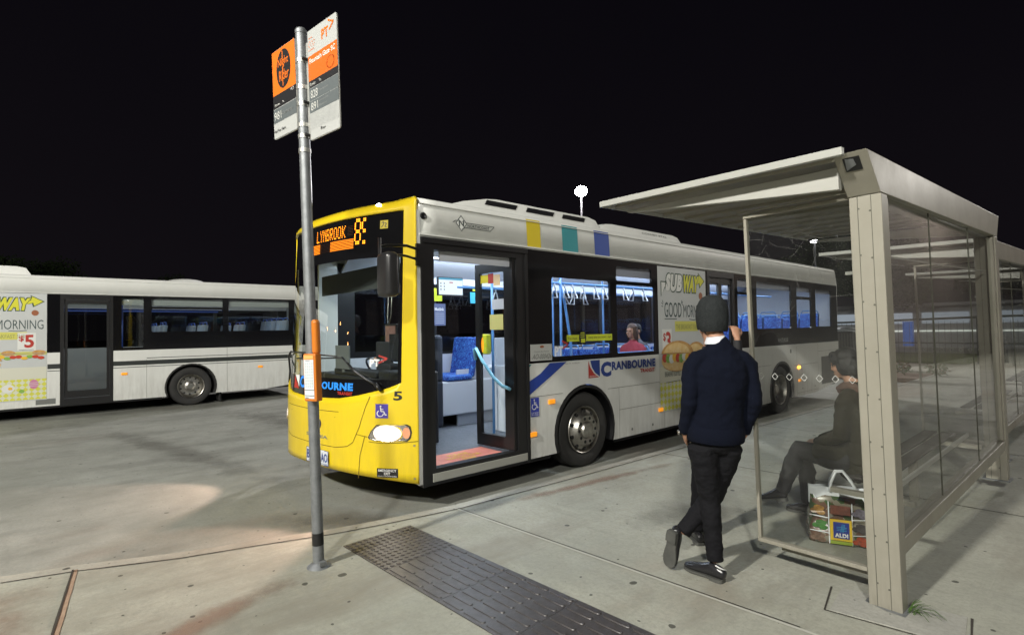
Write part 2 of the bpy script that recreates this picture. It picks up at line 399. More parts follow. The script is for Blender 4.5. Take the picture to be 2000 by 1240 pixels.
# kerb line (top outer edge), front to back
kin = [(-2.3, -9.0), (-1.35, -5.4), (-.85, -4.1), (-.56, -3.3), (-.39, -2.94), (-.27, -2.56), (-.01, -1.98), (.14, -1.49), (.32, -.96), (.42, -.5), (.53, .16), (.59, 1.88), (.62, 3.74), (.70, 8.5), (.72, 30), (.72, 60)]
def offs(line, d):
    o = []
    for i, (x, y) in enumerate(line):
        a = line[max(0, i-1)]; b = line[min(len(line)-1, i+1)]; t = Vector((b[0]-a[0], b[1]-a[1])).normalized()
        o.append((x-t.y*d, y+t.x*d))
    return o
kout = offs(kin, .135)
fr0 = lambda a, b, d: (a, b, d)
mb = MB(); mb.plate([[(x+.004, y) for x, y in kin]+[(16, 60), (16, -9)]], lambda a, b, d: (a, b, .15-d), .3)
tag(mb.build('pavement', PAVEM), kind='structure')
mb = MB(); mb.plate([kout+list(reversed([(x-.002, y) for x, y in kin]))], lambda a, b, d: (a, b, .149-d), .3)
tag(mb.build('kerb', KERBM, bevel=.012), kind='structure')
# pavement joints as narrow dark saw cuts with a worn pale lip
jm = mat('joint shadow', (.035, .03, .024), .9); jl = mat('joint worn lip', (.45, .45, .4), .7); jo = mat('joint sealant', (.33, .24, .17), .7, var=(.2, .13, .09), vscale=9)
mb = MB()
def jline(p, q, wd, mi, z=.154):
    p = Vector((*p, 0)); q = Vector((*q, 0)); t = (q-p).normalized(); nn = Vector((-t.y, t.x, 0))*wd/2
    k = 10; pts = [p.lerp(q, i/k)+Vector((0, 0, 0)) for i in range(k+1)]
    for i in range(k):
        j1 = nn*(1+.3*noise.noise(pts[i]*5)); j2 = nn*(1+.3*noise.noise(pts[i+1]*5))
        mb.add([pts[i]+j1+Vector((0, 0, z)), pts[i+1]+j2+Vector((0, 0, z)), pts[i+1]-j2+Vector((0, 0, z)), pts[i]-j1+Vector((0, 0, z))], [(0, 1, 2, 3)], mi)
jline((.53, .12), (3.4, .31), .018, 1); jline((.53, .133), (3.4, .323), .008, 0, .158)
jline((3.4, .31), (9, .6), .018, 1)
jline((-.29, -2.555), (.72, -2.685), .03, 2); jline((-.29, -2.57), (.72, -2.70), .012, 0, .158); jline((.72, -2.68), (5, -2.9), .02, 0)
for y in (3.3, 6.1, 8.9, 11.7, 14.5): jline((.62, y), (9, y+.3), .014, 0)
for i in range(4, len(kin)-2): jline((kin[i][0]+.01, kin[i][1]), (kin[i+1][0]+.01, kin[i+1][1]), .014, 0)
jline((3.35, .95), (3.42, .62), .01, 0); jline((3.42, .62), (4.05, .72), .01, 0); jline((4.05, .72), (4.0, 1.1), .01, 0)
tag(mb.build('pavement_joints', [jm, jl, jo], fix=False), kind='structure')
# brown patches and oil stains with soft ragged edges
def soft_patch_mat(name, col, amt):
    m = bpy.data.materials.new(name); m.use_nodes = True; n = m.node_tree.nodes; l = m.node_tree.links; b = n['Principled BSDF']; out = n['Material Output']
    b.inputs['Base Color'].default_value = (*col, 1); b.inputs['Roughness'].default_value = .7
    tc = n.new('ShaderNodeTexCoord'); uvm = n.new('ShaderNodeVectorMath'); uvm.operation = 'SUBTRACT'; uvm.inputs[1].default_value = (.5, .5, 0); l.new(tc.outputs['Generated'], uvm.inputs[0])
    sc_ = n.new('ShaderNodeVectorMath'); sc_.operation = 'MULTIPLY'; sc_.inputs[1].default_value = (2, 2, 0); l.new(uvm.outputs[0], sc_.inputs[0])
    ln = n.new('ShaderNodeVectorMath'); ln.operation = 'LENGTH'; l.new(sc_.outputs[0], ln.inputs[0])
    t = n.new('ShaderNodeTexNoise'); t.inputs['Scale'].default_value = 2.2; t.inputs['Detail'].default_value = 8; t.inputs['Roughness'].default_value = .7; l.new(tc.outputs['Object'], t.inputs[0])
    a = n.new('ShaderNodeMath'); a.operation = 'MULTIPLY_ADD'; a.inputs[1].default_value = 2.0; a.inputs[2].default_value = -1.0; l.new(t.outputs[0], a.inputs[0])
    s = n.new('ShaderNodeMath'); s.operation = 'ADD'; l.new(ln.outputs[1], s.inputs[0]); l.new(a.outputs[0], s.inputs[1])
    r = n.new('ShaderNodeMapRange'); r.interpolation_type = 'SMOOTHSTEP'; r.inputs[1].default_value = 1.0; r.inputs[2].default_value = .1; r.inputs[3].default_value = 0; r.inputs[4].default_value = amt; l.new(s.outputs[0], r.inputs[0])
    tr = n.new('ShaderNodeBsdfTransparent'); mx = n.new('ShaderNodeMixShader'); l.new(r.outputs[0], mx.inputs[0]); l.new(tr.outputs[0], mx.inputs[1]); l.new(b.outputs[0], mx.inputs[2]); l.new(mx.outputs[0], out.inputs[0])
    return m
st1 = soft_patch_mat('brown patch', (.26, .165, .12), .55); st2 = soft_patch_mat('oil stain', (.10, .095, .08), .35)
def stain(c, lx, ly, rz, m, z):
    q = MB(); q.add([(-lx, -ly, 0), (lx, -ly, 0), (lx, ly, 0), (-lx, ly, 0)], [(0, 1, 2, 3)]); o = q.build('ground_patch', m, fix=False); o.location = (c[0], c[1], z); o.rotation_euler = (0, 0, rz); tag(o, kind='structure')
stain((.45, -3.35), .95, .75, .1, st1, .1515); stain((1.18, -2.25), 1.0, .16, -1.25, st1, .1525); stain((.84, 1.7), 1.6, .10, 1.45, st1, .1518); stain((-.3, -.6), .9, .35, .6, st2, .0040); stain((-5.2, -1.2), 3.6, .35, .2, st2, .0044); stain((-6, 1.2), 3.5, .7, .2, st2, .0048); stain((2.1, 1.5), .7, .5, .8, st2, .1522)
# patch of newer concrete round the shelter post
mb = MB(); mb.plate([[(3.44, .64), (4.02, .74), (3.98, 1.1), (3.40, .98)]], lambda a, b, d: (a, b, .1545-d), .004)
tag(mb.build('pavement_patch', conc('patch concrete', (.36, .355, .32), (.31, .31, .28), (.26, .24, .22))), kind='structure')
# ------------------------------------------------------------ tactile paving (individual tiles)
TG = mat('tactile tile', (.060, .053, .052), .40, var=(.036, .032, .032), vscale=18, bump=.15, bscale=80)
def tactile(kind):
    mb = MB(); mb.box(0, .596, -.298, .298, 0, .007)
    if kind == 'dots':
        for i in range(12):
            for j in range(12):
                mb.lathe([(.0175, .007), (.0165, .0115), (.0125, .0122), (0, .0122)], Matrix.Translation((.024+i*.0498, -.274+j*.0498, 0)), 10)
    else:
        for i in range(3):
            for j in range(8):
                x0 = .008+i*.1985; y = -.2605+j*.0745; L = .182; n = 6; P = []
                for s in (0, 1):
                    for k in range(n+1):
                        a = (pi/2+pi*k/n)+s*pi; P.append(((x0+.017 if s == 0 else x0+L-.017)+.017*math.cos(a), y+.017*math.sin(a)*.95))
                lo = [(a, b, .007) for a, b in P]; hi = [(x0+L/2+(a-x0-L/2)*.97, y+(b-y)*.8, .0122) for a, b in P]; m_ = len(P)
                mb.add(lo+hi, [tuple(range(m_, 2*m_))]+[(q, (q+1) % m_, m_+(q+1) % m_, m_+q) for q in range(m_)])
    return mb
ang = math.atan2(.03, .62)
base = Vector((.612, -.712, .1505)); ddx = Vector((math.cos(ang), math.sin(ang), 0))
tl = ['dark ridged tactile tile with round studs, nearest the kerb', 'dark tactile tile with long bars, touching the studded tile', 'dark tactile tile with long bars, second from the studded tile', 'dark tactile tile with long bars, third from the studded tile', 'dark tactile tile with long bars, nearest the camera']
for i in range(5):
    src = tactile('dots' if i == 0 else 'bars') if i < 2 else None
    if src: o = src.build('tactile_tile', TG, auto=40, fix=False)
    else: o = o.copy(); COL.objects.link(o)
    o.location = base+ddx*(.6*i); o.rotation_euler = (0, 0, ang); tag(o, tl[i], 'tactile tile', 'tactile paving tiles in a row from the kerb')
# ------------------------------------------------------------ bus
BW = 2.6
def yfr(x):
    t = (x+BW/2)/(BW/2); t = max(-1, min(1, t))
    return .05-.45*(1-abs(t)**2.8)+.09*x
def ztop(x):
    t = (x+BW/2)/(BW/2); return 3.13-.05*(1-abs(t)**3)-.04*abs(t)**24
def FR(x, z, d=0):
    y = yfr(x)+.06*max(0, z-1.0)*(1-abs((x+BW/2)/(BW/2))**7)
    if z > 2.98: y += (z-2.98)*1.1*min(1, (z-2.98)/.12)*(1-abs((x+BW/2)/(BW/2))**5)
    h = .01; nx = (yfr(min(0, x+h))-yfr(max(-BW, x-h)))/(min(0, x+h)-max(-BW, x-h))
    n_ = Vector((nx, -1, 0)).normalized()
    p = Vector((x, y, z))+n_*d
    return (p.x, p.y, p.z)
def xs_between(a, b, n=26):
    o = [a+(b-a)*i/n for i in range(n+1)]; return o
# sample denser toward the corners
XS = [-BW/2+(BW/2)*math.sin(pi/2*(-1+2*i/44)) for i in range(45)]
def smile(x):
    t = abs((x+BW/2)/(BW/2)); P = [(0, 1.08), (.42, 1.10), (.6, 1.14), (.82, 1.215), (.945, 1.30), (1, 1.34)]
    for (a, za), (b, zb) in zip(P, P[1:]):
        if t <= b: return za+(zb-za)*(t-a)/(b-a)
    return 1.34
def patch(x0, x1, zlo, zhi, rows, d=0, mi=0, mb=None):
    mb = mb or MB(); X = [x0]+[x for x in XS if x0+.004 < x < x1-.004]+[x1]; f = lambda q, x: q(x) if callable(q) else q
    vs = [FR(x, f(zlo, x)+(f(zhi, x)-f(zlo, x))*j/rows, d) for x in X for j in range(rows+1)]; R_ = rows+1
    return mb.add(vs, [(i*R_+j, (i+1)*R_+j, (i+1)*R_+j+1, i*R_+j+1) for i in range(len(X)-1) for j in range(rows)], mi)
def arch_loop(yc, r, zb, zc=.48, n=20):
    """points along a wheel arch opening, from low y to high y at z=zb"""
    a0 = math.asin(max(-1, (zb-zc)/r)); P = []
    for i in range(n+1):
        a = pi-a0-(pi-2*a0)*i/n; P.append((yc+r*math.cos(a), zc+r*math.sin(a)))
    return P
def rectl(y0, z0, y1, z1, r=0):
    if not r: return [(y0, z0), (y1, z0), (y1, z1), (y0, z1)]
    P = []
    for cx, cz, a in ((y1-r, z0+r, -pi/2), (y1-r, z1-r, 0), (y0+r, z1-r, pi/2), (y0+r, z0+r, pi)):
        for i in range(5): P.append((cx+r*math.cos(a+pi/2*i/4), cz+r*math.sin(a+pi/2*i/4)))
    return P
SD = lambda a, b, d: (-d, a, b)               # near side, d inward
SDo = lambda a, b, d: (d, a, b)               # decals on near side, d outward
FS = lambda a, b, d: (-BW+.1+d, a, b)
WXF = -BW+.1                                   # far side plane
def wheel(parent, x, y, front, sgn=1):
    """tyre with rim, axis along x; sgn +1 faces +x"""
    M = Matrix.Translation((x, y, .48)) @ Matrix.Rotation(pi/2*sgn, 4, 'Y')
    w_ = MB(); w_.lathe([(.30, -.02), (.335, 0), (.40, .012), (.455, -.005), (.478, -.04), (.48, -.09), (.478, -.2), (.46, -.26), (.3, -.28), (.28, -.28)], M, 48)
    for k in (.07, .12, .17, .215):
        w_.lathe([(.481, -k), (.4835, -k-.003), (.4835, -k-.028), (.481, -k-.031)], M, 48)
    ty = w_.build('tyre', RUB, parent, auto=35)
    r = MB(); r.lathe([(.30, -.03), (.302, -.005), (.295, .004), (.285, -.002), (.275, -.03), (.262, -.05)], M, 48)
    if front:
        r.lathe([(.262, -.05), (.25, -.02), (.22, .0), (.19, .045), (.186, .05), (.12, .05), (.11, .045), (.105, .06), (.095, .075), (.04, .08), (0, .081)], M, 48)
    else:
        r.lathe([(.262, -.05), (.255, -.12), (.23, -.15), (.17, -.155), (.13, -.15), (.125, -.1), (.09, -.09), (.07, -.07), (0, -.065)], M, 48)
    rim = r.build('rim', CHROME, ty, auto=30)
    h = MB()
    for i in range(10):
        a = 2*pi*(i+.5)/10
        if front:
            c = M @ Matrix.Translation((.152*math.cos(a), .152*math.sin(a), .051)); h.lathe([(0, .002), (.021, .002), (.021, -.004)], c, 12)
            c = M @ Matrix.Translation((.236*math.cos(a+.3), .236*math.sin(a+.3), -.004)); h.lathe([(0, .004), (.024, .006), (.024, -.03)], c, 10)
        else:
            c = M @ Matrix.Translation((.15*math.cos(a), .15*math.sin(a), -.15)); h.lathe([(0, .03), (.014, .03), (.016, 0)], c, 6, 1)
            c = M @ Matrix.Translation((.21*math.cos(a+.3), .21*math.sin(a+.3), -.152)); h.lathe([(0, .004), (.024, .004), (.024, -.004)], c, 10)
    h.build('wheel_bolt', [BLK, CHROME], ty, fix=False)
def seat_mb(mb, x, y, z, face=-1, wdt=.43, mi=0):
    """bus seat; face -1 looks to the front (-y)"""
    f = face
    def bx(x0, x1, ya, yb, z0, z1, m): mb.box(x0, x1, min(y+ya*f, y+yb*f), max(y+ya*f, y+yb*f), z0, z1, m)
    bx(x, x+wdt, 0, .42, z+.38, z+.45, mi)
    M = Matrix.Translation((0, y, z+.43)) @ Matrix.Rotation(.14*f, 4, 'X')
    mb.box(x+.01, x+wdt-.01, -.045, .045, 0, .6, mi, M)
def bus(X0, Y0, cfg, label, litf):
    root = thing('bus', label, 'bus', (X0, Y0, 0))
    L = 11.88; yF, yR = cfg.get('yF', 2.53), 8.56; ZB = cfg['belt']; ZW = 2.72; d0, d1 = 5.66, 6.61
    if cfg.get('d2'): d0, d1 = cfg['d2']
    # --- lower side skin with arches and door cut-outs (slab, 35 mm)
    def skirt(y0, y1, arcs, fr, zb=.27, zt=None):
        P = [(y0, zb)]
        for yc, r in arcs: P += arch_loop(yc, r, zb)
        P += [(y1, zb), (y1, zt or ZB), (y0, zt or ZB)]
        return P
    side = MB()
    side.plate([skirt(1.53, d0, [(yF, .585)], SD)], SD, .035)
    P = [(d1, .27)]+arch_loop(yR, .575, .27)+[(10.3, .27), (L-.06, .42), (L, .5), (L, ZB), (d1, ZB)]
    side.plate([P], SD, .035)
    side.build('side_panel', WHITE, root)
    # cove above the windows and roof as one lofted skin
    rf = MB(); prof = [(0, ZW), (-.018, 3.05), (-.026, 3.085), (-.045, 3.11), (-.08, 3.125), (-.3, 3.14), (-.7, 3.155), (-1.25, 3.16), (-1.8, 3.155), (-2.2, 3.14), (-2.42, 3.125), (-2.455, 3.11), (-2.474, 3.085), (-2.482, 3.05), (-2.5, ZW)]
    ys = [.06, .3, 1, 2, 4, 6, 8, 10, L-.12, L-.04, L]
    vs = []
    for i, y in enumerate(ys):
        for x, z in prof:
            s = 1 if i < 9 else (.99 if i == 9 else .965)
            vs.append((-1.25+(x+1.25)*(1 if i < 9 else (.997 if i == 9 else .985)), y, ZW+(z-ZW)*s))
    n = len(prof)
    rf.add(vs, [(i*n+j, i*n+j+1, (i+1)*n+j+1, (i+1)*n+j) for i in range(len(ys)-1) for j in range(n-1)])
    ro = rf.build('roof', WHITE, root, auto=40)
    md = ro.modifiers.new('t', 'SOLIDIFY'); md.thickness = .02; md.offset = 1 if False else -1
    gt = MB(); gt.box(.0, .012, .08, L-.1, 2.735, 2.75); gt.box(-.0195, -.006, .08, L-.1, 3.052, 3.060); gt.build('gutter', WHITE, root)
    # --- window band
    wins = cfg['wins']
    band = MB(); band.plate([rectl(1.53, ZB+.002, cfg['band_end'], ZW-.002)]+[rectl(*q, r=.03) for q in wins if q[0] < d0], SD, .03) if not cfg.get('d2') else None
    if cfg.get('d2'):
        band.plate([rectl(1.53, ZB+.002, d0, ZW-.002)]+[rectl(*q, r=.03) for q in wins if q[2] < d0], SD, .03)
    band.plate([rectl(d1, ZB+.002, L-.03, ZW-.002)]+[rectl(*q, r=.03) for q in wins if q[0] > d1], SD, .03)
    band.build('window_surround', BLKG, root)
    for q in wins:
        g_ = MB(); g_.poly([(-.012, q[0], q[1]), (-.012, q[2], q[1]), (-.012, q[2], q[3]), (-.012, q[0], q[3])]); g_.build('window', cfg['glass'], root, fix=False)
    # --- far side
    fs = MB(); fs.plate([skirt(.3, L, [(yF, .585), (yR, .575)], FS)], FS, .035); fs.build('side_panel', WHITE, root)
    fw_ = [(.55, 1.5, 1.75, 2.5), (1.9, 1.45, 3.85, 2.5), (3.95, 1.45, 5.85, 2.5), (5.95, 1.45, 7.7, 2.5), (7.8, 1.6, 9.6, 2.5), (9.7, 1.7, 11.5, 2.5)]
    fb = MB(); fb.plate([rectl(.3, ZB+.002, L-.03, ZW-.002)]+[rectl(*q) for q in fw_], FS, .03); fb.build('window_surround', BLK, root)
    for q in fw_:
        g_ = MB(); g_.poly([(WXF+.01, q[0], q[1]), (WXF+.01, q[2], q[1]), (WXF+.01, q[2], q[3]), (WXF+.01, q[0], q[3])]); g_.build('window', GDARK, root, fix=False)
    # --- rear
    rr = MB(); rr.plate([[(-2.48, .5), (-.02, .5), (0, ZW), (-.03, 3.02), (-.12, 3.1), (-2.38, 3.1), (-2.47, 3.02), (-2.5, ZW)]], lambda a, b, d: (a, L-d, b), .04); rr.build('rear_panel', WHITE, root)
    # --- chassis, floor, underside
    ch = MB(); ch.box(-2.45, -.04, 1.0, yF-.62, .22, .36); ch.box(-2.45, -.04, yF+.62, yR-.62, .22, .36); ch.box(-2.1, -.4, .2, L-.4, .24, .36); ch.box(-2.4, -.1, yR+.65, L-.3, .35, .9)
    ch.box(-2.1, -.6, .2, 1.0, .25, .36)
    ch.build('chassis', BLK, root)
    fl = MB(); fl.plate([[(-.02, .24), (-.02, 1.45), (-.05, 1.46), (-.05, yF-.62), (-.57, yF-.62), (-.57, yF+.62), (-.05, yF+.62), (-.05, yR-.62), (-.57, yR-.62), (-.57, yR+.62), (-.05, yR+.62), (-.05, L-.1), (-2.42, L-.1), (-2.42, yR+.62), (-1.93, yR+.62), (-1.93, yR-.62), (-2.42, yR-.62), (-2.42, yF+.62), (-1.93, yF+.62), (-1.93, yF-.62), (-2.42, yF-.62), (-2.42, .0), (-1.3, -.2), (-.3, .02)]], lambda a, b, d: (a, b, .38-d), .03)
    fl.build('floor', FLOORG, root)
    lin = MB()
    # raised rear floor, wheel boxes, inner wall linings under the windows
    lin.box(-1.93, -.57, 7.6, L-.1, .38, .62); lin.box(-2.45, -1.93, 7.6, yR-.63, .38, .62); lin.box(-.57, -.06, 7.6, yR-.63, .38, .62); lin.box(-2.45, -1.93, yR+.63, L-.1, .38, .62); lin.box(-.57, -.06, yR+.63, L-.1, .38, .62)
    lin.box(-.62, -.57, yF-.66, yF+.66, .38, 1.28); lin.box(-.57, -.045, yF-.66, yF+.66, 1.12, 1.28); lin.box(-1.93, -1.9, yF-.66, yF+.66, .38, 1.2); lin.box(-2.46, -1.93, yF-.2, yF+.66, 1.1, 1.2)
    for q0, q1 in ((-2.4, -1.93), (-.57, -.06)): lin.box(q0, q1, yR-.62, yR+.62, 1.08, 1.14)
    lin.box(-.07, -.045, yF+.67, d0-.02, .38, ZB); lin.box(-.07, -.045, d1+.02, yR-.63, .62, ZB); lin.box(-.07, -.045, yR+.63, L-.1, .62, ZB); lin.box(-.07, -.045, yR-.63, yR+.63, 1.14, ZB)
    for qa, qb, qz in ((.4, yF-.63, .38), (yF-.63, yF+.63, 1.12), (yF+.63, yR-.63, .38), (yR-.63, yR+.63, 1.14), (yR+.63, L-.1, .38)): lin.box(-2.462, -2.44, qa, qb, qz, ZB+.04)
    lin.box(-2.46, -.04, L-.14, L-.06, .6, 2.7); lin.box(-2.46, -.04, 10.35, L-.2, .62, 1.25)
    lin.box(-1.9, -1.895, yF-.66, yF+.66, .39, .56, 1)
    lin.build('interior_lining', [LGREY, GREYIN], root)
    ce = MB(); ce.plate([[(-.05, 2.5), (-.05, 2.62), (-.35, 2.84), (-.6, 2.88), (-1.9, 2.88), (-2.15, 2.84), (-2.45, 2.62), (-2.45, 2.5), (-2.43, 2.5), (-2.43, 2.6), (-2.13, 2.82), (-1.89, 2.86), (-.61, 2.86), (-.37, 2.82), (-.07, 2.61), (-.07, 2.5)]], lambda a, b, d: (a, .35+d, b), L-.5)
    ce.build('ceiling', LGREY, root)
    for x in (-.44, -2.04):
        for y in range(4):
            e = MB(); e.box(x-.05, x+.05, 1.2+y*2.6, 3.2+y*2.6, 2.835, 2.848); e.build('ceiling_light', emis('tube '+str(litf), (.75, .86, 1.0), 9*litf), root)
    # --- seats with grab rails
    def row(y, xs, z, face=-1):
        for x in xs:
            s = MB(); seat_mb(s, x, y, z, face); so = s.build('seat', cfg['seat'], root, bevel=.02)
            t = MB(); b_ = y+.09*(-face); q = z+1.06
            t.tube([(x+.03, b_, q-.3), (x+.03, b_, q-.02), (x+.06, b_, q+.03), (x+.37, b_, q+.03), (x+.4, b_, q-.02), (x+.4, b_, q-.3)], .014, 6); t.tube([(x+.2, y, z), (x+.2, y-.05*face*-1, z+.4)], .03, 6, 1)
            t.build('grab_rail', [cfg['rail'], GREYIN], so, smooth=True, fix=False)
    for y in (4.6, 5.5): row(y, (-2.42, -1.97), .38)
    row(4.7, (-.53, -.98), .38)
    rz_ = cfg.get('rz', .9)
    for y in (7.95, 8.85, 9.75): row(y, (-2.42, -1.97, -.53, -.98), rz_)
    row(10.9, (-2.42, -1.97, -1.5, -.98, -.53), rz_+.12)
    # --- poles and hanging handles
    pl = MB()
    for x, y in ((-1.0, 1.82), (-.62, 2.75), (-.62, 5.3), (-1.9, 3.9), (-1.9, 7.2), (-.62, 7.2), (-1.85, 5.2)): pl.tube([(x, y, .4), (x, y, 2.86)], .018, 8)
    for x in (-.62, -1.9): pl.tube([(x, 1.9, 2.42), (x, 9.6, 2.42)], .017, 8)
    pl.tube([(-.62, 2.72, 2.46), (-.60, 2.8, 2.2), (-.58, 2.9, 1.6), (-.58, 2.92, 1.28)], .02, 8)
    pl.tube([(-.12, 3.2, 1.42), (-.12, 5.6, 1.42)], .016, 8); pl.tube([(-.15, 1.95, 1.36), (-.15, 3.0, 1.36)], .016, 8)
    pl.split('handrail', cfg['rail'], root, smooth=True, fix=False)
    if cfg.get('handles'):
        hw = mat('handle grey', (.75, .76, .78), .4)
        for y in (2.63, 2.83, 3.0, 3.22, 3.5, 3.7, 4.2, 4.45, 4.72):
            for x in (-.62, -1.9):
                h_ = MB(); h_.tube([(x, y, 2.42), (x, y, 2.36)], .014, 6)
                sw = .05*math.sin(y*37+x*5); h_.tube([(x+sw, y-.062, 2.215), (x, y-.016, 2.36), (x, y+.016, 2.36), (x+sw, y+.062, 2.215)], .0105, 6, closed=True)
                h_.build('hanging_handle', hw, root, smooth=True, fix=False)
    # --- wheels
    for y in (yF, yR):
        wheel(root, -.03, y, y == yF); wheel(root, WXF+.03, y, y == yF, -1)
        a = MB()
        for X in (0, WXF+.0):
            pts = arch_loop(y, .575, .27)
            for r0 in (.0,):
                vs = []; k = len(pts)
                for (yy, zz) in pts:
                    dx, dz = yy-y, zz-.48; s_ = math.hypot(dx, dz)
                    xa, xb = (-.001, -.5) if X == 0 else (WXF+.001, WXF+.5)
                    xo = .012 if X == 0 else WXF-.012
                    vs += [(xo, y+dx, .48+dz), (xo, y+dx*(s_-.035)/s_, .48+dz*(s_-.035)/s_), (xb, y+dx*(s_-.03)/s_, .48+dz*(s_-.03)/s_), (xb, y+dx*1.0, .48+dz*1.0)]
                a.add(vs, [(i*4+j, (i+1)*4+j, (i+1)*4+(j+1) % 4, i*4+(j+1) % 4) for i in range(k-1) for j in range(4)])
                a.box(min(xb, xb+.01), max(xb, xb+.01), y-.57, y+.57, .3, 1.04)
        a.build('wheel_arch', [RUB if cfg.get('arch') else BLK], root, auto=40)
    # --- door 2
    dm = MB(); dm.plate([rectl(d0, .24, d1, ZW-.004), rectl(d0+.07, .40, d1-.06, 2.62)], lambda a, b, d: (.006-d, a, b), .08)
    dr = dm.build('door_frame', BLK, root)
    for k in (0, 1):
        a0 = d0+.075+k*(d1-d0-.135)/2; a1 = a0+(d1-d0-.145)/2
        if cfg.get('d2') and k == 0: a1 = d1-.065
        if cfg.get('d2') and k == 1: break
        m_ = MB(); m_.plate([rectl(a0, .41, a1, 2.6), rectl(a0+.055, .56, a1-.055, 2.52, .03)], lambda a, b, d: (-.02-d, a, b), .04)
        le = m_.build('door', BLK, root); g_ = MB(); g_.poly([(-.03, a0+.05, .55), (-.03, a1-.05, .55), (-.03, a1-.05, 2.53), (-.03, a0+.05, 2.53)]); g_.build('window', cfg['glass'], le, fix=False)
    # --- front shell
    fs_ = MB()
    zb_ = lambda x: .285+.085*(1-abs((x+BW/2)/(BW/2))**3)
    patch(-BW, 0, zb_, smile, 12, 0, 0, fs_)
    patch(-BW, 0, lambda x: 3.0-.035*(1-abs((x+BW/2)/(BW/2))**3), ztop, 5, 0, 0, fs_)
    patch(-.125, 0, smile, lambda x: 3.0-.035*(1-abs((x+BW/2)/(BW/2))**3), 10, 0, 0, fs_); patch(-BW, -BW+.125, smile, lambda x: 3.0-.035*(1-abs((x+BW/2)/(BW/2))**3), 10, 0, 0, fs_)
    fo = fs_.build('front_shell', cfg['front'], root, smooth=True)
    md = fo.modifiers.new('t', 'SOLIDIFY'); md.thickness = .03; md.offset = 0
    lip = MB(); patch(-BW+.1, -.1, lambda x: zb_(x)-.02, zb_, 1, -.06, 0, lip); lip.build('bumper_valance', BLK, root)
    b_ = MB(); patch(-BW+.125, -.125, smile, lambda x: 1.30, 3, -.004, 0, b_); patch(-BW+.125, -.125, lambda x: 2.53, lambda x: 3.0-.035*(1-abs((x+BW/2)/(BW/2))**3), 4, -.004, 0, b_)
    for xa, xb in ((-BW+.125, -BW+.16), (-.16, -.125)): patch(xa, xb, 1.30, 2.53, 4, -.004, 0, b_)
    b_.build('windscreen_surround', BLKG, root, smooth=True)
    wsn = MB(); patch(-BW+.16, -.16, 1.30, 2.53, 10, -.006, 0, wsn); wsn.build('windscreen', GWS, root, smooth=True, fix=False)
    # roof edge closing between front cap and roof
    cp = MB(); vs = []
    XX = [x for x in XS]
    for x in XX:
        p = Vector(FR(x, ztop(x))); xr = -1.25+(x+BW/2)*(1.245/1.3)
        u_ = min(abs(xr+1.25), 1.23); zr = 3.06
        PR = [(-1.25-q[0] if q[0] < -1.25 else q[0]+1.25, q[1]) for q in prof[1:8]]
        for (ua, za), (ub, zb2) in zip(PR, PR[1:]):
            if ub <= u_ <= ua: zr = za+(zb2-za)*(u_-ua)/(ub-ua)
        q = Vector((xr, max(.085, p.y+.03), zr+.004)); mid = p.lerp(q, .5)+Vector((0, 0, .012)); vs += [p, mid, q]
    cp.add(vs, [(i*3+j, (i+1)*3+j, (i+1)*3+j+1, i*3+j+1) for i in range(len(XX)-1) for j in range(2)]); cp.build('roof_cap', cfg['front'], root, smooth=True)
    pi_ = MB(); pi_.box(-.05, .004, .045, .085, .27, ZW); pi_.box(-2.5, -2.46, .045, .3, .27, 2.98); pi_.box(-.03, .002, .045, .085, ZW, 2.98); pi_.build('corner_pillar', WHITE, root)
    return root, dict(L=L, yF=yF, yR=yR, d0=d0, d1=d1, ZB=ZB, ZW=ZW)
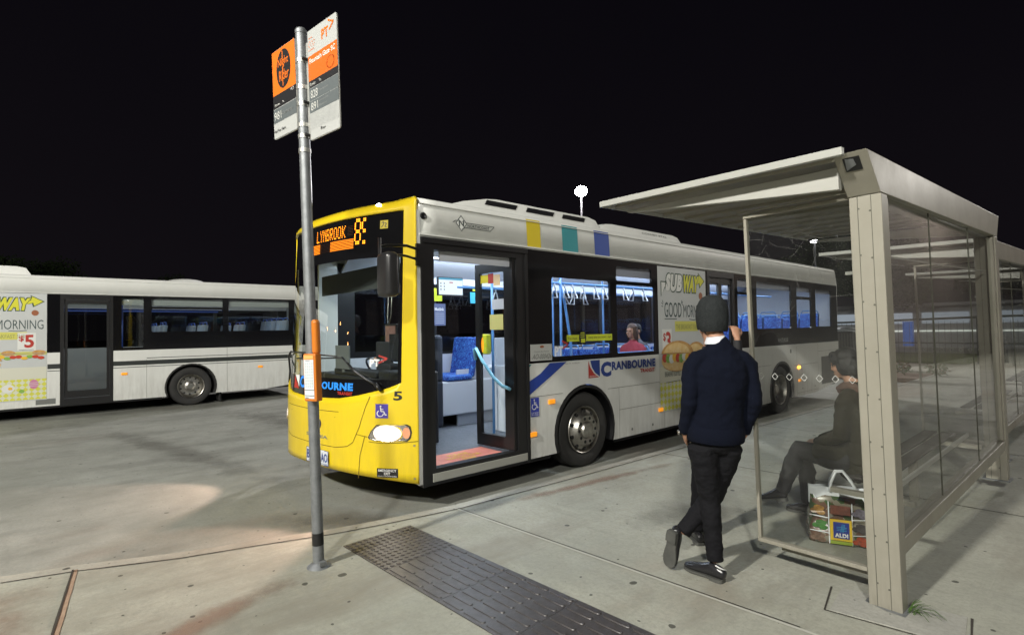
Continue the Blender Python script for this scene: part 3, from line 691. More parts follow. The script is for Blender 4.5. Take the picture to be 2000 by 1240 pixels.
def ad(root, ya, yb, z0, z1, price, belt):
    """poster on the side: made with flat shapes"""
    back = mat('poster paper', (.52, .54, .53), .5, var=(.48, .5, .5), vscale=2); og = mat('poster outline green', (.02, .06, .03), .5); pw = mat('poster white', (.68, .69, .66), .5)
    ly = mat('poster lime yellow', (.62, .6, .03), .5); band_ = mat('poster band', (.58, .56, .12), .5); ink = mat('poster dark ink', (.035, .06, .06), .5)
    crust = mat('crust brown', (.42, .2, .05), .6, var=(.6, .36, .12), vscale=14); bread = mat('bread gold', (.66, .42, .14), .6, var=(.75, .58, .3), vscale=10)
    egg = mat('egg yellow', (.75, .45, .04), .5); tom = mat('tomato red', (.5, .05, .02), .5); let = mat('lettuce green', (.12, .3, .03), .5, var=(.3, .5, .1), vscale=20)
    chk = pattern('yellow check', (.6, .6, .08), (.62, .64, .5), 'check', 14); brown = mat('badge brown', (.3, .1, .04), .5); pink = mat('badge pink', (.55, .2, .35), .5)
    D = Dec(SDo); W_ = yb-ya; X = lambda t: ya+W_*t
    D.d = .004
    D.rect(ya, yb, z0+.0, z1, back)
    D.rect(ya+.01, yb-.002, z0+.02, z0+(z1-z0)*.31, chk, .001)
    D.rect(ya+.01, yb-.002, z0+(z1-z0)*.2, z0+(z1-z0)*.31, mat('poster cream', (.6, .6, .5), .5), .0015)
    # word mark with arrows
    zt = z1-.1; zb = zt-.27
    def mark(grow, wcol, ycol, lift):
        g = grow
        D.poly([(X(.07)-g, zb-.07-g*1.4), (X(.07)-g*1.2, zb+.13+g), (X(.16), zb+.13+g), (X(.16), zb+.06), (X(.13), zb+.06-g)], wcol, lift)
        D.poly([(X(.80), zt-.05+g), (X(.84), zt-.05+g), (X(.845)-g, zt+.035+g*1.5), (X(.96)+g*1.6, zt-.07), (X(.87)-g, zt-.17-g*1.5), (X(.86)-g, zt-.10-g), (X(.80), zt-.14)], ycol, lift)
    mark(.018, og, og, .001); mark(0, pw, ly, .002)
    for g, e_, c1_, c2_, lf in ((.13, .018, og, og, .0025), (.065, 0, pw, ly, .004)):
        D.text('SUB', X(.14)-e_, X(.465)+e_, zb-e_, zt+e_, c1_, g, lf, .05); D.text('WAY', X(.48)-e_, X(.81)+e_, zb-e_, zt+e_, c2_, g, lf+.001, .05)
    D.text('GOOD', X(.12), X(.46), zb-.40, zb-.17, ink, .0, .002, 0); D.text('MORNING', X(.50), X(.965), zb-.40, zb-.20, ink, -.004, .002, 0)
    for dx, dz in ((-.03, .06), (-.05, .02), (-.05, -.03)): D.line([(X(.10)+dx*.2, zb-.22+dz*.6), (X(.10)+dx, zb-.2+dz)], .012, ink, .002)
    for dx, dz in ((.0, .05), (.03, .03), (.035, -.02)): D.line([(X(.465)+dx*.3, zb-.2+dz*.3), (X(.465)+dx, zb-.18+dz)], .012, ink, .002)
    D.line([(X(.12), zb-.425), (X(.36), zb-.425)], .012, ink, .002); D.line([(X(.62), zb-.43), (X(.72), zb-.44), (X(.8), zb-.425)], .012, ink, .002)
    D.disc(X(.88), zb-.05, .06, .06, brown, .002)
    D.rect(X(.32), X(.80), zb-.62, zb-.46, band_, .002); D.text('THE BREAKFAST SUB', X(.34), X(.78), zb-.59, zb-.51, mat('poster olive', (.3, .3, .1), .5), .0, .004)
    px = .08 if price == '3' else .72
    pz = zb-.60 if price == '3' else zb-.50
    D.rect(X(px)-.02, X(px+.17), pz-.36, pz+.02, pw, .003); D.text('$', X(px), X(px+.05), pz-.17, pz-.04, REDINK, .02, .005); D.text(price, X(px+.055), X(px+.15), pz-.3, pz-.02, REDINK, .03, .005)
    D.line([(X(px), pz-.34), (X(px+.15), pz-.34)], .008, ink, .005)
    # roll with filling: thick bread shapes drawn flat as on the poster
    def roll(cx, cz, sx, sz, l):
        D.disc(cx, cz-.05*sz/.5, sx*.97, sz*.30, bread, l); D.disc(cx, cz-.09*sz/.5, sx*.9, sz*.24, crust, l-.0004)
        k = 9
        for i in range(k):
            t = -1+2*(i+.5)/k; x = cx+t*sx*.88
            D.disc(x, cz-.012*((i*7) % 3), sx*.15, sz*.13, (egg, tom, let, pw)[(i*5+1) % 4], l+.002+.0003*i)
        D.disc(cx, cz+.035, sx, sz*.42, crust, l+.006, t0=.03, t1=pi-.03); D.disc(cx-.03, cz+.05, sx*.8, sz*.33, bread, l+.0065, t0=.05, t1=pi-.05)
        for i in range(9): D.disc(cx-sx*.6+sx*.15*i, cz+sz*(.2+.06*math.sin(i*2)), .008, .004, pw, l+.007, 6)
    H = z1-z0
    if price == '3': roll(X(.36), z0+H*.37, .46, .52, .005); roll(X(.75), z0+H*.36, .3, .5, .004)
    else:
        roll(X(.30), z0+H*.36, .42, .4, .005)
        for k in (.62, .92): D.disc(X(k), z0+H*.445, .11, .055, crust, .004)
        D.rect(X(.45), X(1)-.003, z0+H*.425, z0+H*.455, band_, .0025)
        for i in range(9): D.disc(X(.5+.055*i), z0+H*(.405+.008*math.sin(i*2.2)), .055, .035, (tom, egg, let, tom)[i % 4], .006+.0003*i)
        D.disc(X(.62), z0+H*.12, .1, .09, pw, .004); D.disc(X(.64), z0+H*.12, .035, .03, egg, .006); D.disc(X(.87), z0+H*.15, .075, .1, pink, .004); D.disc(X(.75), z0+H*.09, .045, .04, let, .004)
        for k in range(3): D.line([(X(.82), z0+H*(.135+k*.015)), (X(.92), z0+H*(.135+k*.015))], .008, pw, .007)
    D.line([(X(.12), z0+H*.2), (X(.4), z0+H*.205)], .008, ink, .004); D.text('BREAKFAST SUB MELT', X(.1), X(.42), z0+H*.24, z0+H*.275, ink, 0, .004)
    D.rect(ya, yb, belt-.006, belt+.004, mat('poster seam', (.3, .3, .28), .5), .008)
    return D.build('advertisement', root)
# ============================================================ main bus
cfgM = dict(belt=1.375, wins=[(1.94, 1.44, 3.07, 2.41), (3.21, 1.43, 4.12, 2.38), (3.21, 2.43, 4.05, 2.63), (6.73, 1.68, 7.3, 2.35), (6.73, 2.4, 7.3, 2.64), (7.5, 1.72, 9.1, 2.62), (9.4, 1.72, 10.2, 2.33), (9.4, 2.39, 10.2, 2.6), (10.47, 1.74, 11.45, 2.58)],
            band_end=5.66, glass=GBUS, seat=SEATB, rail=RAILB, front=YEL, handles=True)
B, G = bus(0, 0, cfgM, 'white city bus with yellow front, open front door and lit interior, stopped at the kerb', 1.0)
L = G['L']; ZB = G['ZB']
# front door frame
m_ = MB(); m_.plate([rectl(.085, .24, 1.53, 2.715), rectl(.24, .40, 1.36, 2.60)], lambda a, b, d: (.008-d, a, b), .1)
m_.box(.008, .02, .085, .125, .24, 2.70); m_.box(.008, .02, 1.49, 1.53, .24, 2.70); m_.box(.008, .025, .085, 1.53, 2.66, 2.71)
m_.build('door_frame', BLK, B)
m_ = MB(); m_.box(-.03, .014, .2, 1.49, .27, .355); m_.build('sill', mat('sill aluminium', (.42, .42, .38), .45, .3), B, bevel=.004)
m_ = MB(); m_.box(-.52, -.005, .34, 1.22, .38, .388); mt = m_.build('door_mat', mat('red mat', (.78, .25, .18), .6, var=(.66, .2, .14), vscale=6), B)
D = Dec(lambda a, b, d: (a, b, .388+d)); yt = mat('mat lettering', (.72, .45, .03), .6)
for i, s in enumerate(('PLEASE', 'WATCH YOUR', 'STEP')):
    vs, fs = text2d(s, .02); k = .1*len(s)/2.2
    D.mb.add([(-.42+.11*i+.085*(1-y), .78-k/2+k*x, .391) for x, y in vs], [tuple(reversed(q)) for q in fs], D.mi(yt))
D.build('lettering', mt)
# open leaves
def leaf(y, x0, x1, lab=None):
    m_ = MB(); T_ = Matrix.Translation((0, y, 0)) @ Matrix.Rotation(.10 if y > .5 else 0, 4, 'Z')
    fr = lambda a, b, d: tuple(T_ @ Vector((a, d, b)))
    m_.plate([rectl(x0, .40, x1, 2.57), rectl(x0+.07, .54, x1-.09, 2.46, .02)], fr, .05)
    m_.box(x1, x1+.05, .0, .05, .38, 2.6, 0, T_)
    o = m_.build('door', BLK, B); g_ = MB(); g_.poly([fr(x0+.06, .53, .025), fr(x1-.08, .53, .025), fr(x1-.08, 2.47, .025), fr(x0+.06, 2.47, .025)]); g_.build('window', GCLR, o, fix=False)
    return o, fr
lf, frl = leaf(1.31, -.63, -.06)
leaf(.17, -.5, -.06)
D = Dec(lambda a, b, d: frl(a, b, .02-d)); D.rect(-.55, -.42, 2.34, 2.44, YINK); D.rect(-.42, -.33, 2.33, 2.45, REDINK); D.rect(-.33, -.22, 2.3, 2.43, mat('peach card', (.7, .48, .25), .6)); D.rect(-.36, -.16, 2.02, 2.14, LGREY); D.rect(-.40, -.18, 1.78, 1.96, mat('note yellow', (.7, .66, .25), .6)); D.disc(-.53, 1.6, .02, .09, AMBER)
D.build('sticker', lf)
m_ = MB(); m_.tube([(-.60, 1.22, 1.42), (-.60, 1.2, 1.55), (-.56, 1.2, 1.56), (-.45, 1.2, 1.42), (-.24, 1.2, 1.23), (-.1, 1.21, 1.14), (-.03, 1.23, 1.12), (-.03, 1.27, 1.1)], .02, 8)
m_.build('handrail', mat('handrail pale blue', (.2, .5, .7), .35), B, smooth=True, fix=False)
# inside, seen through the door
m_ = MB(); m_.box(-2.4, -1.92, 1.9, 2.42, 1.02, 1.14); M_ = Matrix.Translation((0, 2.40, 1.05)) @ Matrix.Rotation(-.0, 4, 'X'); 
m_ = MB(); m_.box(-2.40, -1.84, 1.66, 2.12, 1.045, 1.13); M_ = Matrix.Translation((0, 2.12, 1.08)) @ Matrix.Rotation(-.16, 4, 'X'); m_.box(-2.40, -1.84, -.05, .04, 0, .6, 0, M_); m_.build('seat', SEATB, B, bevel=.035, seg=3)
m_ = MB(); m_.box(-2.44, -1.86, 1.45, 2.55, .55, 1.04); m_.box(-2.44, -1.84, 2.27, 2.31, 1.04, 1.66); m_.build('seat_pedestal', LGREY, B, bevel=.02)
m_ = MB(); m_.box(-1.62, -1.58, 2.35, 3.2, .42, 1.66); m_.box(-.64, -.60, 1.9, 2.0, .42, 1.35); m_.box(-1.1, -.64, 1.9, 1.93, .42, 1.3); m_.split('bulkhead', LGREY, B, bevel=.01)
m_ = MB(); m_.box(-1.26, -1.08, 1.78, 1.86, 1.45, 1.72); m_.build('ticket_validator', mat('validator yellow', (.6, .6, .03), .4), B, bevel=.015)
m_ = MB(); m_.box(-2.1, -2.06, 1.66, 2.12, 2.3, 2.58); sn = m_.build('display_screen', BLK, B, bevel=.008)
D = Dec(lambda a, b, d: (-2.059+d, a, b)); D.rect(1.675, 2.105, 2.315, 2.565, emis('screen glow', (.8, .92, 1), 1.1)); D.rect(1.675, 2.105, 2.535, 2.565, emis('screen bar', (.1, .45, .7), .8), .001); D.rect(1.86, 1.93, 2.49, 2.505, REDINK, .001)
for i in range(3): D.rect(1.70, 1.72, 2.38+.045*i, 2.40+.045*i, INKGREY, .001); D.rect(1.76, 1.78, 2.38+.045*i, 2.40+.045*i, INKGREY, .001)
D.build('screen_face', sn)
D = Dec(lambda a, b, d: (WXF+.04+d, a, b)); D.rect(1.84, 2.0, 2.24, 2.44, LIME); D.rect(1.84, 2.06, 1.86, 2.2, mat('notice grey', (.1, .12, .22), .5)); D.text('Metlink', 1.86, 2.03, 2.09, 2.14, INKWHITE, .02, .002); D.rect(2.6, 2.78, 2.42, 2.62, LIME); D.rect(2.55, 2.78, 2.22, 2.4, mat('notice cyan', (.05, .4, .6), .5)); D.rect(3.3, 3.65, 2.0, 2.2, mat('notice orange', (.8, .25, .06), .5))
for i in range(6): D.line([(1.87, 2.05-.03*i), (2.03, 2.05-.03*i)], .006, LGREY, .002)
[q.build('notice', D.mats, B, fix=False) for q in [D.mb]]
m_ = MB(); 
for y in (1.2, 1.9, 2.5): m_.box(-1.75, -1.5, y, y+.08, 2.845, 2.862)
m_.split('ceiling_vent', BLK, B)
# cab: dash, ticket machine, wheel, partition
m_ = MB(); m_.box(-.78, -.22, .02, .2, .9, 1.36); m_.box(-1.9, -.8, .0, .22, 1.27, 1.34); m_.box(-2.35, -.75, .0, .35, .9, 1.27); m_.box(-2.3, -1.3, .3, .5, .6, 1.16); m_.box(-1.35, -1.0, .45, .95, .4, 1.28); m_.box(-1.28, -1.08, .55, .8, 1.28, 1.5); m_.box(-1.38, -1.0, .3, .34, 1.27, 1.66)
m_.box(-.95, -.7, .12, .3, 1.27, 1.42); m_.build('dashboard', mat('dash plastic', (.035, .036, .038), .55, bump=.1), B, bevel=.02)
m_ = MB(); m_.box(-1.0, -.75, .28, .295, 1.45, 1.75); m_.split('cab_screen', mat('screen dark', (.02, .02, .022), .2), B)
T_ = Matrix.Translation((-1.9, .62, 1.25)) @ Matrix.Rotation(-.9, 4, 'X'); m_ = MB(); m_.tube([T_ @ Vector((.23*math.cos(a*pi/12), .23*math.sin(a*pi/12), 0)) for a in range(24)], .015, 8, closed=True); m_.tube([T_ @ Vector((-.22, 0, 0)), T_ @ Vector((.22, 0, 0))], .014, 6); m_.tube([T_ @ Vector((0, 0, 0)), (-1.9, .45, .9)], .03, 8)
m_.build('steering_wheel', BLK, B, smooth=True, fix=False)
m_ = MB(); m_.tube([(-1.25, .95, 1.3), (-1.2, .9, 1.75), (-1.05, .6, 1.62), (-.95, .45, 1.35)], .02, 8); m_.build('handrail', mat('handrail pale blue', (.2, .5, .7), .35), B, smooth=True, fix=False)
m_ = MB(); m_.box(-1.37, -1.08, .42, .44, 1.60, 1.87); cm = m_.build('cab_mirror', BLK, B, bevel=.03, seg=3)
m_ = MB(); m_.box(-1.345, -1.105, .416, .419, 1.625, 1.845); m_.build('mirror_glass', mat('cab mirror pink', (.45, .25, .22), .25, .3, var=(.3, .16, .15), vscale=14), cm)
m_ = MB(); m_.tube([(-1.22, .43, 1.2), (-1.22, .43, 1.62)], .02, 8); m_.build('mirror_arm', BLK, cm)
D = Dec(lambda a, b, d: (a, .296-d, b)); 
for k, q in enumerate(((-1.35, 1.40), (-1.22, 1.42), (-1.2, 1.34))): D.rect(q[0], q[0]+.07, q[1], q[1]+.035, LGREY, .006)
D.build('notice', B)
m_ = MB(); m_.box(-1.78, -1.4, -.03, -.01, 1.34, 1.62); m_.box(-1.62, -1.56, -.02, .0, 1.3, 1.36); m_.build('route_card', mat('card grey', (.2, .21, .2), .6), B, bevel=.004)
m_ = MB(); m_.box(-2.3, -.45, .02, .035, 2.25, 2.5); m_.build('sun_blind', mat('blind', (.08, .085, .08), .7), B)
m_ = MB(); m_.tube([(-.42, -.02, 2.5), (-.42, -.05, 1.95), (-.40, -.06, 1.86), (-.37, -.06, 1.86), (-.35, -.05, 1.95), (-.35, -.02, 2.5)], .005, 5); m_.build('blind_cord', CHROME, B, smooth=True, fix=False)
# destination display
D = Dec(lambda a, b, d: FR(a, b, -.004+d)); D.d = .003
pan = D.mi(BLK)
OR = emis('led amber', (1, .28, .008), 5.5); ORd = emis('led amber row', (1, .25, .008), 2.2); ORf = emis('led faint', (1, .25, .01), .06)
G57 = {'L': '1000010000100001000010000100001 1111'.replace(' ', ''), 'Y': '10001100010101000100001000010000100', 'N': '10001110011010110011100011000110001', 'B': '11110100011000111110100011000111110', 'R': '11110100011000111110101001001010001', 'O': '01110100011000110001100011000101110', 'K': '10001100101010011000101001001010001', '8': '01110100011000101110100011000101110', '9': '01110100011000101111000010000101110'}
G57['L'] = '10000'*6+'11111'
def led(ch, a0, b0, w_, h, cols=5, m=OR, rmin=0, sz=.62):
    g_ = G57[ch]
    for i in range(7):
        for j in range(cols):
            if g_[i*5+j] == '1':
                x = a0+w_*j/4.6; z = b0+h*(6-i)/6
                D.rect(x-w_/4.6*sz/2, x+w_/4.6*sz/2, z-h/6*sz/2*.9, z+h/6*sz/2*.9, m, .003)
x = -1.345
for c in 'LYNBROOK':
    zz = 2.765+.03*0; led(c, x, 2.78, .052, .115); x += .0715
for c, cols, x in (('8', 5, -.655), ('9', 3, -.565)):
    g_ = G57[c]
    for i in range(14):
        for j in range(cols):
            if g_[(i//2)*5+j] == '1': D.rect(-.0+x+j*.017-.0055, x+j*.017+.0055, 2.945-i*.0195-.0065, 2.945-i*.0195+.0065, OR, .003)
for i in range(7):
    z = 2.745-.0155*i
    D.rect(-1.05, -.67, z-.0035, z+.0035, ORd, .003, 8); D.rect(-1.62, -1.27, z-.0035, z+.0035, ORd, .003, 6)
    D.rect(-.76, -.68, z+.14-.002, z+.14+.002, ORf, .003, 2); D.rect(-1.26, -1.06, z-.001, z+.001, ORf, .003, 4)
D.rect(-.365, -.285, 2.82, 2.905, emis('small yellow display', (.55, .42, .01), 1), .002, 2)
for pts in ([(-.35, 2.88), (-.33, 2.89), (-.33, 2.86), (-.35, 2.835)], [(-.32, 2.88), (-.30, 2.87), (-.315, 2.84), (-.297, 2.835)]): D.line(pts, .008, INKBLACK, .004)
D.build('destination_display', B)
# front markings
D = Dec(lambda a, b, d: FR(a, b, d+.015)); D.d = .002
D.text('5', -.185, -.115, 1.10, 1.19, INKBLACK, .03)
wheelchair(D, -.335, .925, -.225, 1.065, mat('access violet', (.07, .05, .33), .5), INKWHITE)
D.rect(-.325, -.15, .345, .435, INKBLACK, 0, 3); D.text('EMERGENCY', -.312, -.163, .402, .427, INKWHITE, .02, .002); D.text('EXIT', -.262, -.212, .372, .396, INKWHITE, .02, .002); D.text('PUSH BUTTON UNDER BUMPER', -.315, -.16, .353, .363, INKWHITE, .0, .002)
D.text('SCANIA', -1.37, -.93, .665, .70, INKGREY, .03); D.disc(-1.09, .815, .042, .05, mat('badge dark', (.04, .03, .04), .3), 0); D.disc(-1.09, .815, .03, .036, mat('badge blue', (.03, .04, .12), .3), .002)
D.text('PT', -.41, -.315, 1.43, 1.505, INKWHITE, .05, -.006); D.line([(-.325, 1.54), (-.25, 1.51), (-.325, 1.465)], .017, REDINK, -.006)
D.text('C', -1.6, -1.47, 1.165, 1.30, LTBLUE, .04, -.017); D.text('RANBOURNE', -1.46, -.59, 1.18, 1.26, LTBLUE, .05, -.017); D.text('TRANSIT', -.80, -.595, 1.135, 1.168, REDINK, .03, -.017)
D.poly([(-1.78, 1.15), (-1.62, 1.15), (-1.78, 1.29)], REDINK, -.017); D.poly([(-1.76, 1.3), (-1.62, 1.3), (-1.62, 1.17)], INKWHITE, -.017)
gp = mat('shell gap', (.13, .09, .005), .9)
def zz_(P):
    Q = []
    for (a, b), (c, e) in zip(P, P[1:]):
        k = max(1, int(abs(c-a)/.04)); Q += [(a+(c-a)*i/k, b+(e-b)*i/k) for i in range(k)]
    D.line(Q+[P[-1]], .006, gp, .001)
for s in (1, -1):
    Xm = (lambda x: x) if s == 1 else (lambda x: -BW-x)
    P = [(Xm(-.39), 1.135), (Xm(-.43), 1.03), (Xm(-.50), .82), (Xm(-.57), .67), (Xm(-.64), .625), (Xm(-.8), .60), (Xm(-1.0), .598), (Xm(-1.3), .597)]
    zz_(P); zz_([(Xm(-.53), .755), (Xm(-.41), .735)]); zz_([(Xm(-.40), .69), (Xm(-.3), .68), (Xm(-.15), .685), (Xm(-.03), .70), (Xm(-.002), .705)]); zz_([(Xm(-.44), .735), (Xm(-.49), .55), (Xm(-.51), .32)])
    for q in ((-.03, .66), (-.03, .34)): D.disc(Xm(q[0]), q[1], .008, .01, CHROME, .001)
zz_([(-1.9, .96), (-1.3, .955), (-.75, .965)]); D.line([(-1.8, .9), (-1.3, .895), (-.8, .905)], .004, gp, -.0005)
D.build('lettering', B)
m_ = MB(); 
for i in range(8):
    a, b = -1.34+.44*i/8, -1.34+.44*(i+1)/8
    m_.add([FR(a, .39, .03), FR(b, .39, .03), FR(b, .545, .03), FR(a, .545, .03)], [(0, 1, 2, 3)])
np_ = m_.build('number_plate', mat('plate white', (.62, .66, .7), .4), B, fix=False)
D = Dec(lambda a, b, d: FR(a, b, .031+d)); D.text('BS01', -1.325, -1.13, .425, .525, NAVY, .02); D.text('AO', -1.03, -.915, .425, .515, NAVY, .02); D.poly([(-1.11, .54), (-1.05, .54), (-1.08, .49)], NAVY); D.text('VICTORIA - ON THE MOVE', -1.3, -.92, .397, .412, NAVY, .0)
D.line([(-1.34, .392), (-.902, .392), (-.902, .543), (-1.34, .543), (-1.34, .392)], .006, NAVY)
D.build('lettering', np_)
# headlights
def headlight(mir):
    X = (lambda x: x) if not mir else (lambda x: -BW-x)
    P = [(-.325, .86), (-.2, .868), (-.08, .868), (-.055, .85), (-.045, .79), (-.055, .73), (-.08, .70), (-.2, .695), (-.34, .70), (-.40, .715), (-.405, .735), (-.375, .80)]
    P = [(X(a), b) for a, b in P]
    D = Dec(lambda a, b, d: FR(a, b, d+.015)); D.poly(P, mat('lamp bezel', (.05, .04, .02), .4), 0)
    c = (X(-.22), .78)
    Q = [(c[0]+(a-c[0])*.93, c[1]+(b-c[1])*.9) for a, b in P]; D.poly(Q, mat('lamp reflector', (.6, .58, .55), .18, .9, bump=.6, bscale=60), .004)
    o = D.build('headlight', B)
    m2 = MB(); hl_ = Dec(lambda a, b, d: FR(a, b, d+.015)); K = emis('headlamp glow', (1, .93, .84), 22); K2 = emis('headlamp halo', (1, .86, .72), 2.2)
    hl_.disc(X(-.235), .778, .115, .080, K2, .008); hl_.disc(X(-.235), .778, .088, .074, K, .010); hl_.build('bulb', o)
    t_ = Dec(lambda a, b, d: FR(a, b, d+.015)); t_.disc(X(-.085), .785, .028, .055, mat('indicator peach', (.7, .3, .15), .25, emit=(1, .4, .2), es=.25), .008); t_.build('indicator_lamp', o)
    g_ = Dec(lambda a, b, d: FR(a, b, d+.015)); g_.poly([(c[0]+(a-c[0])*.97, c[1]+(b-c[1])*.95) for a, b in P], glass('lamp lens', (.96, .96, .96), 1.2), .016); g_.build('lens', o)
headlight(False); headlight(True)
def spot(name, loc, tgt, power, col, ang, blend=.4, size=.05):
    ld = bpy.data.lights.new(name, 'SPOT'); ld.energy = power; ld.color = col; ld.spot_size = math.radians(ang); ld.spot_blend = blend; ld.shadow_soft_size = size
    o = bpy.data.objects.new(name, ld); COL.objects.link(o); o.location = loc; o.rotation_euler = (Vector(tgt)-Vector(loc)).to_track_quat('-Z', 'Y').to_euler(); return o
for X in (-.24, -BW+.24):
    o = spot('headlight_beam', FR(X, .78, .05), (X+.25, -8, -.25), 190, (1, .68, .55), 78, .30, .04); o.parent = B
# marker lamps on the roof edge
mk = emis('marker lamp', (1, .97, .85), 26)
for x, z in ((-.45, 3.07), (-2.2, 3.07)):
    m_ = MB(); m_.ell((0, 0, 0), .055, .016, .026); o = m_.build('marker_light', mk, B, smooth=True); o.location = FR(x, z, .012)
# wipers
m_ = MB()
def w_on(P, off=.03, r=.009): m_.tube([FR(a, b, off) for a, b in P], r, 6)
w_on([(-.30, 1.235), (-.42, 1.30), (-.55, 1.38), (-.63, 1.45)], .03, .013); w_on([(-.72, 1.52), (-.9, 1.51), (-1.2, 1.50), (-1.65, 1.49)], .028, .008); w_on([(-.63, 1.45), (-.72, 1.52)], .03, .011)
w_on([(-2.35, 1.16), (-2.38, 1.3), (-2.2, 1.5), (-1.9, 1.56)], .03, .013); w_on([(-1.9, 1.56), (-1.4, 1.55), (-.8, 1.53)], .03, .009); w_on([(-.28, 1.2), (-.34, 1.26)], .03, .022)
m_.build('wiper', BLK, B, smooth=True, fix=False)
# nearside mirror on its arm
m_ = MB(); m_.tube([(.03, .05, 2.58), (.06, -.1, 2.6), (.09, -.32, 2.58), (.09, -.40, 2.56)], .014, 8); m_.tube([(.03, .05, 2.48), (.07, -.12, 2.5), (.09, -.33, 2.5)], .012, 8); m_.tube([(.09, -.40, 2.64), (.10, -.41, 2.1)], .016, 8); m_.box(.0, .035, .03, .08, 2.42, 2.64)
ma = m_.build('mirror_arm', BLK, B, smooth=False, fix=False)
m_ = MB(); m_.box(.07, .30, -.44, -.30, 2.09, 2.50, 0); o = m_.build('mirror', mat('mirror shell', (.02, .02, .021), .3), B, bevel=.055, seg=5)
for p in o.data.polygons: p.use_smooth = True
m_ = MB(); m_.box(.10, .27, -.302, -.296, 2.12, 2.47); m_.build('mirror_glass', mat('mirror silver', (.8, .8, .8), .03, 1), o)
# --- side details
D = Dec(SDo)
for a, b, c in ((1.545, 1.77, YINK), (2.15, 2.44, TEAL), (2.77, 3.08, NAVY)): mat('stripe blue', (.02, .06, .3), .45)
m_ = MB()
for a, b, c in ((1.545, 1.77, 0), (2.15, 2.44, 1), (2.77, 3.08, 2)):
    pr = [(.0035, 2.752), (-.0135, 3.05), (-.02, 3.078)]
    m_.add([(x, y, z) for x, z in pr for y in (a, b)], [(i*2, i*2+1, i*2+3, i*2+2) for i in range(2)], c)
m_.split('stripe', [YINK, TEAL, MATS['stripe blue']], B, fix=False)
D = Dec(lambda a, b, d: (d-.018*max(0, b-ZB-1.345)/.33, a, b)); D.d = .005
ol = mat('outline grey', (.07, .08, .08), .5)
def diamond(c, z, r, m, l): D.poly([(c, z+r), (c+r*.85, z), (c, z-r), (c-r*.85, z)], m, l)
diamond(.60, 2.91, .088, ol, 0); diamond(.60, 2.91, .074, WHITE, .001); D.text('N', .565, .635, 2.875, 2.945, ol, .03, .002)
D.line([(.49, 2.91), (.53, 2.935), (.67, 2.92), (1.05, 2.92), (.99, 2.865), (.66, 2.87), (.60, 2.85)], .006, ol, .001); D.text('NORTHCOAST', .68, .98, 2.878, 2.908, ol, .02, .001); D.fr = SDo
D.rect(1.56, 1.92, 1.405, 1.60, mat('permit white', (.5, .51, .49), .5), .002); D.text('AO-000426', 1.585, 1.9, 1.425, 1.485, INKGREY, .0, .004, .02); D.disc(1.75, 1.57, .035, .015, brown_ if False else mat('badge brown', (.3, .1, .04), .5), .004); D.text('Victoria Bus Permit', 1.62, 1.87, 1.505, 1.522, INKGREY, 0, .004)
D.text('PT', 1.97, 2.12, 1.445, 1.565, INKWHITE, .05, .001); D.line([(2.10, 1.63), (2.21, 1.585), (2.11, 1.53)], .022, REDINK, .001)
D.rect(2.19, 3.09, 1.615, 1.70, LIME, .001, 2); D.text('You must', 2.2, 2.38, 1.64, 1.675, INKBLACK, .0, .003); D.text('every time you board.  myki', 2.60, 3.07, 1.64, 1.68, INKBLACK, 0, .003); D.disc(2.485, 1.66, .07, .085, INKBLACK, .003); D.rect(2.45, 2.53, 1.60, 1.65, LIME, .005)
for k in range(3): D.line([(2.44, 1.72-.025*k), (2.52, 1.725-.025*k)], .009, LIME, .006)
# broad blue ribbon from the door up to the windows
rb = mat('ribbon blue', (.018, .05, .30), .4); rt_ = mat('ribbon teal', (.02, .22, .24), .4)
D.poly([(1.535, 1.02), (1.60, 1.05), (1.85, 1.21), (2.05, 1.37), (1.895, 1.37), (1.70, 1.24), (1.535, 1.215)] if False else [(1.535, 1.01), (1.66, 1.08), (1.92, 1.22), (2.18, 1.368), (1.885, 1.368), (1.72, 1.25), (1.535, 1.17)], rb, 0); D.poly([(1.535, 1.33), (1.58, 1.368), (1.535, 1.368)], rt_, 0)
D.text('C', 2.84, 3.06, 1.13, 1.33, NAVY, .06); D.text('RANBOURNE', 3.07, 4.10, 1.205, 1.325, NAVY, .05); D.text('TRANSIT', 3.72, 4.08, 1.135, 1.19, REDINK, .04)
D.poly([(2.59, 1.36), (2.59, 1.135), (2.80, 1.135), (2.70, 1.19), (2.63, 1.27)], REDINK); D.poly([(2.63, 1.36), (2.66, 1.27), (2.72, 1.2), (2.82, 1.14), (2.82, 1.36)], NAVY); D.text('CRANBOURNE', 2.605, 2.77, 1.145, 1.165, INKWHITE, 0, .002)
wheelchair(D, 1.555, .82, 1.69, .975, WCBLUE, INKWHITE); D.rect(1.555, 1.69, .755, .82, WCBLUE); D.text('LOW FLOOR', 1.565, 1.68, .79, .807, INKWHITE, 0, .002); D.text('ACCESSIBLE', 1.565, 1.68, .767, .783, INKWHITE, 0, .002)
D.text('seats 43  standing 22', 2.15, 2.42, 1.335, 1.352, INKGREY, 0); D.text('WHITE ROSE', 8.4, 8.9, 1.44, 1.52, INKGREY, .02); D.rect(8.98, 9.05, 1.20, 1.28, INKGREY)
sg = lambda P: D.line(P, .006, mat('seam grey', (.2, .2, .18), .8), -.001)
for P in ([(1.54, .985), (2.1, .985)], [(2.98, .965), (5.6, .965)], [(3.22, .965), (3.22, .27)], [(3.22, .66), (4.31, .66)], [(4.31, 1.1), (4.31, .27)], [(1.94, 1.37), (1.94, .1)], [(6.62, 1.0), (8.05, 1.0)], [(9.32, 1.33), (9.32, .3)], [(9.18, .93), (10.5, .93)], [(10.52, 1.37), (10.52, .45)], [(10.52, 1.18), (11.85, 1.18)], [(9.32, .34), (10.5, .34)]): 
    if P[0][1] > 1.3 and P[0][0] < 2: continue
    sg(P)
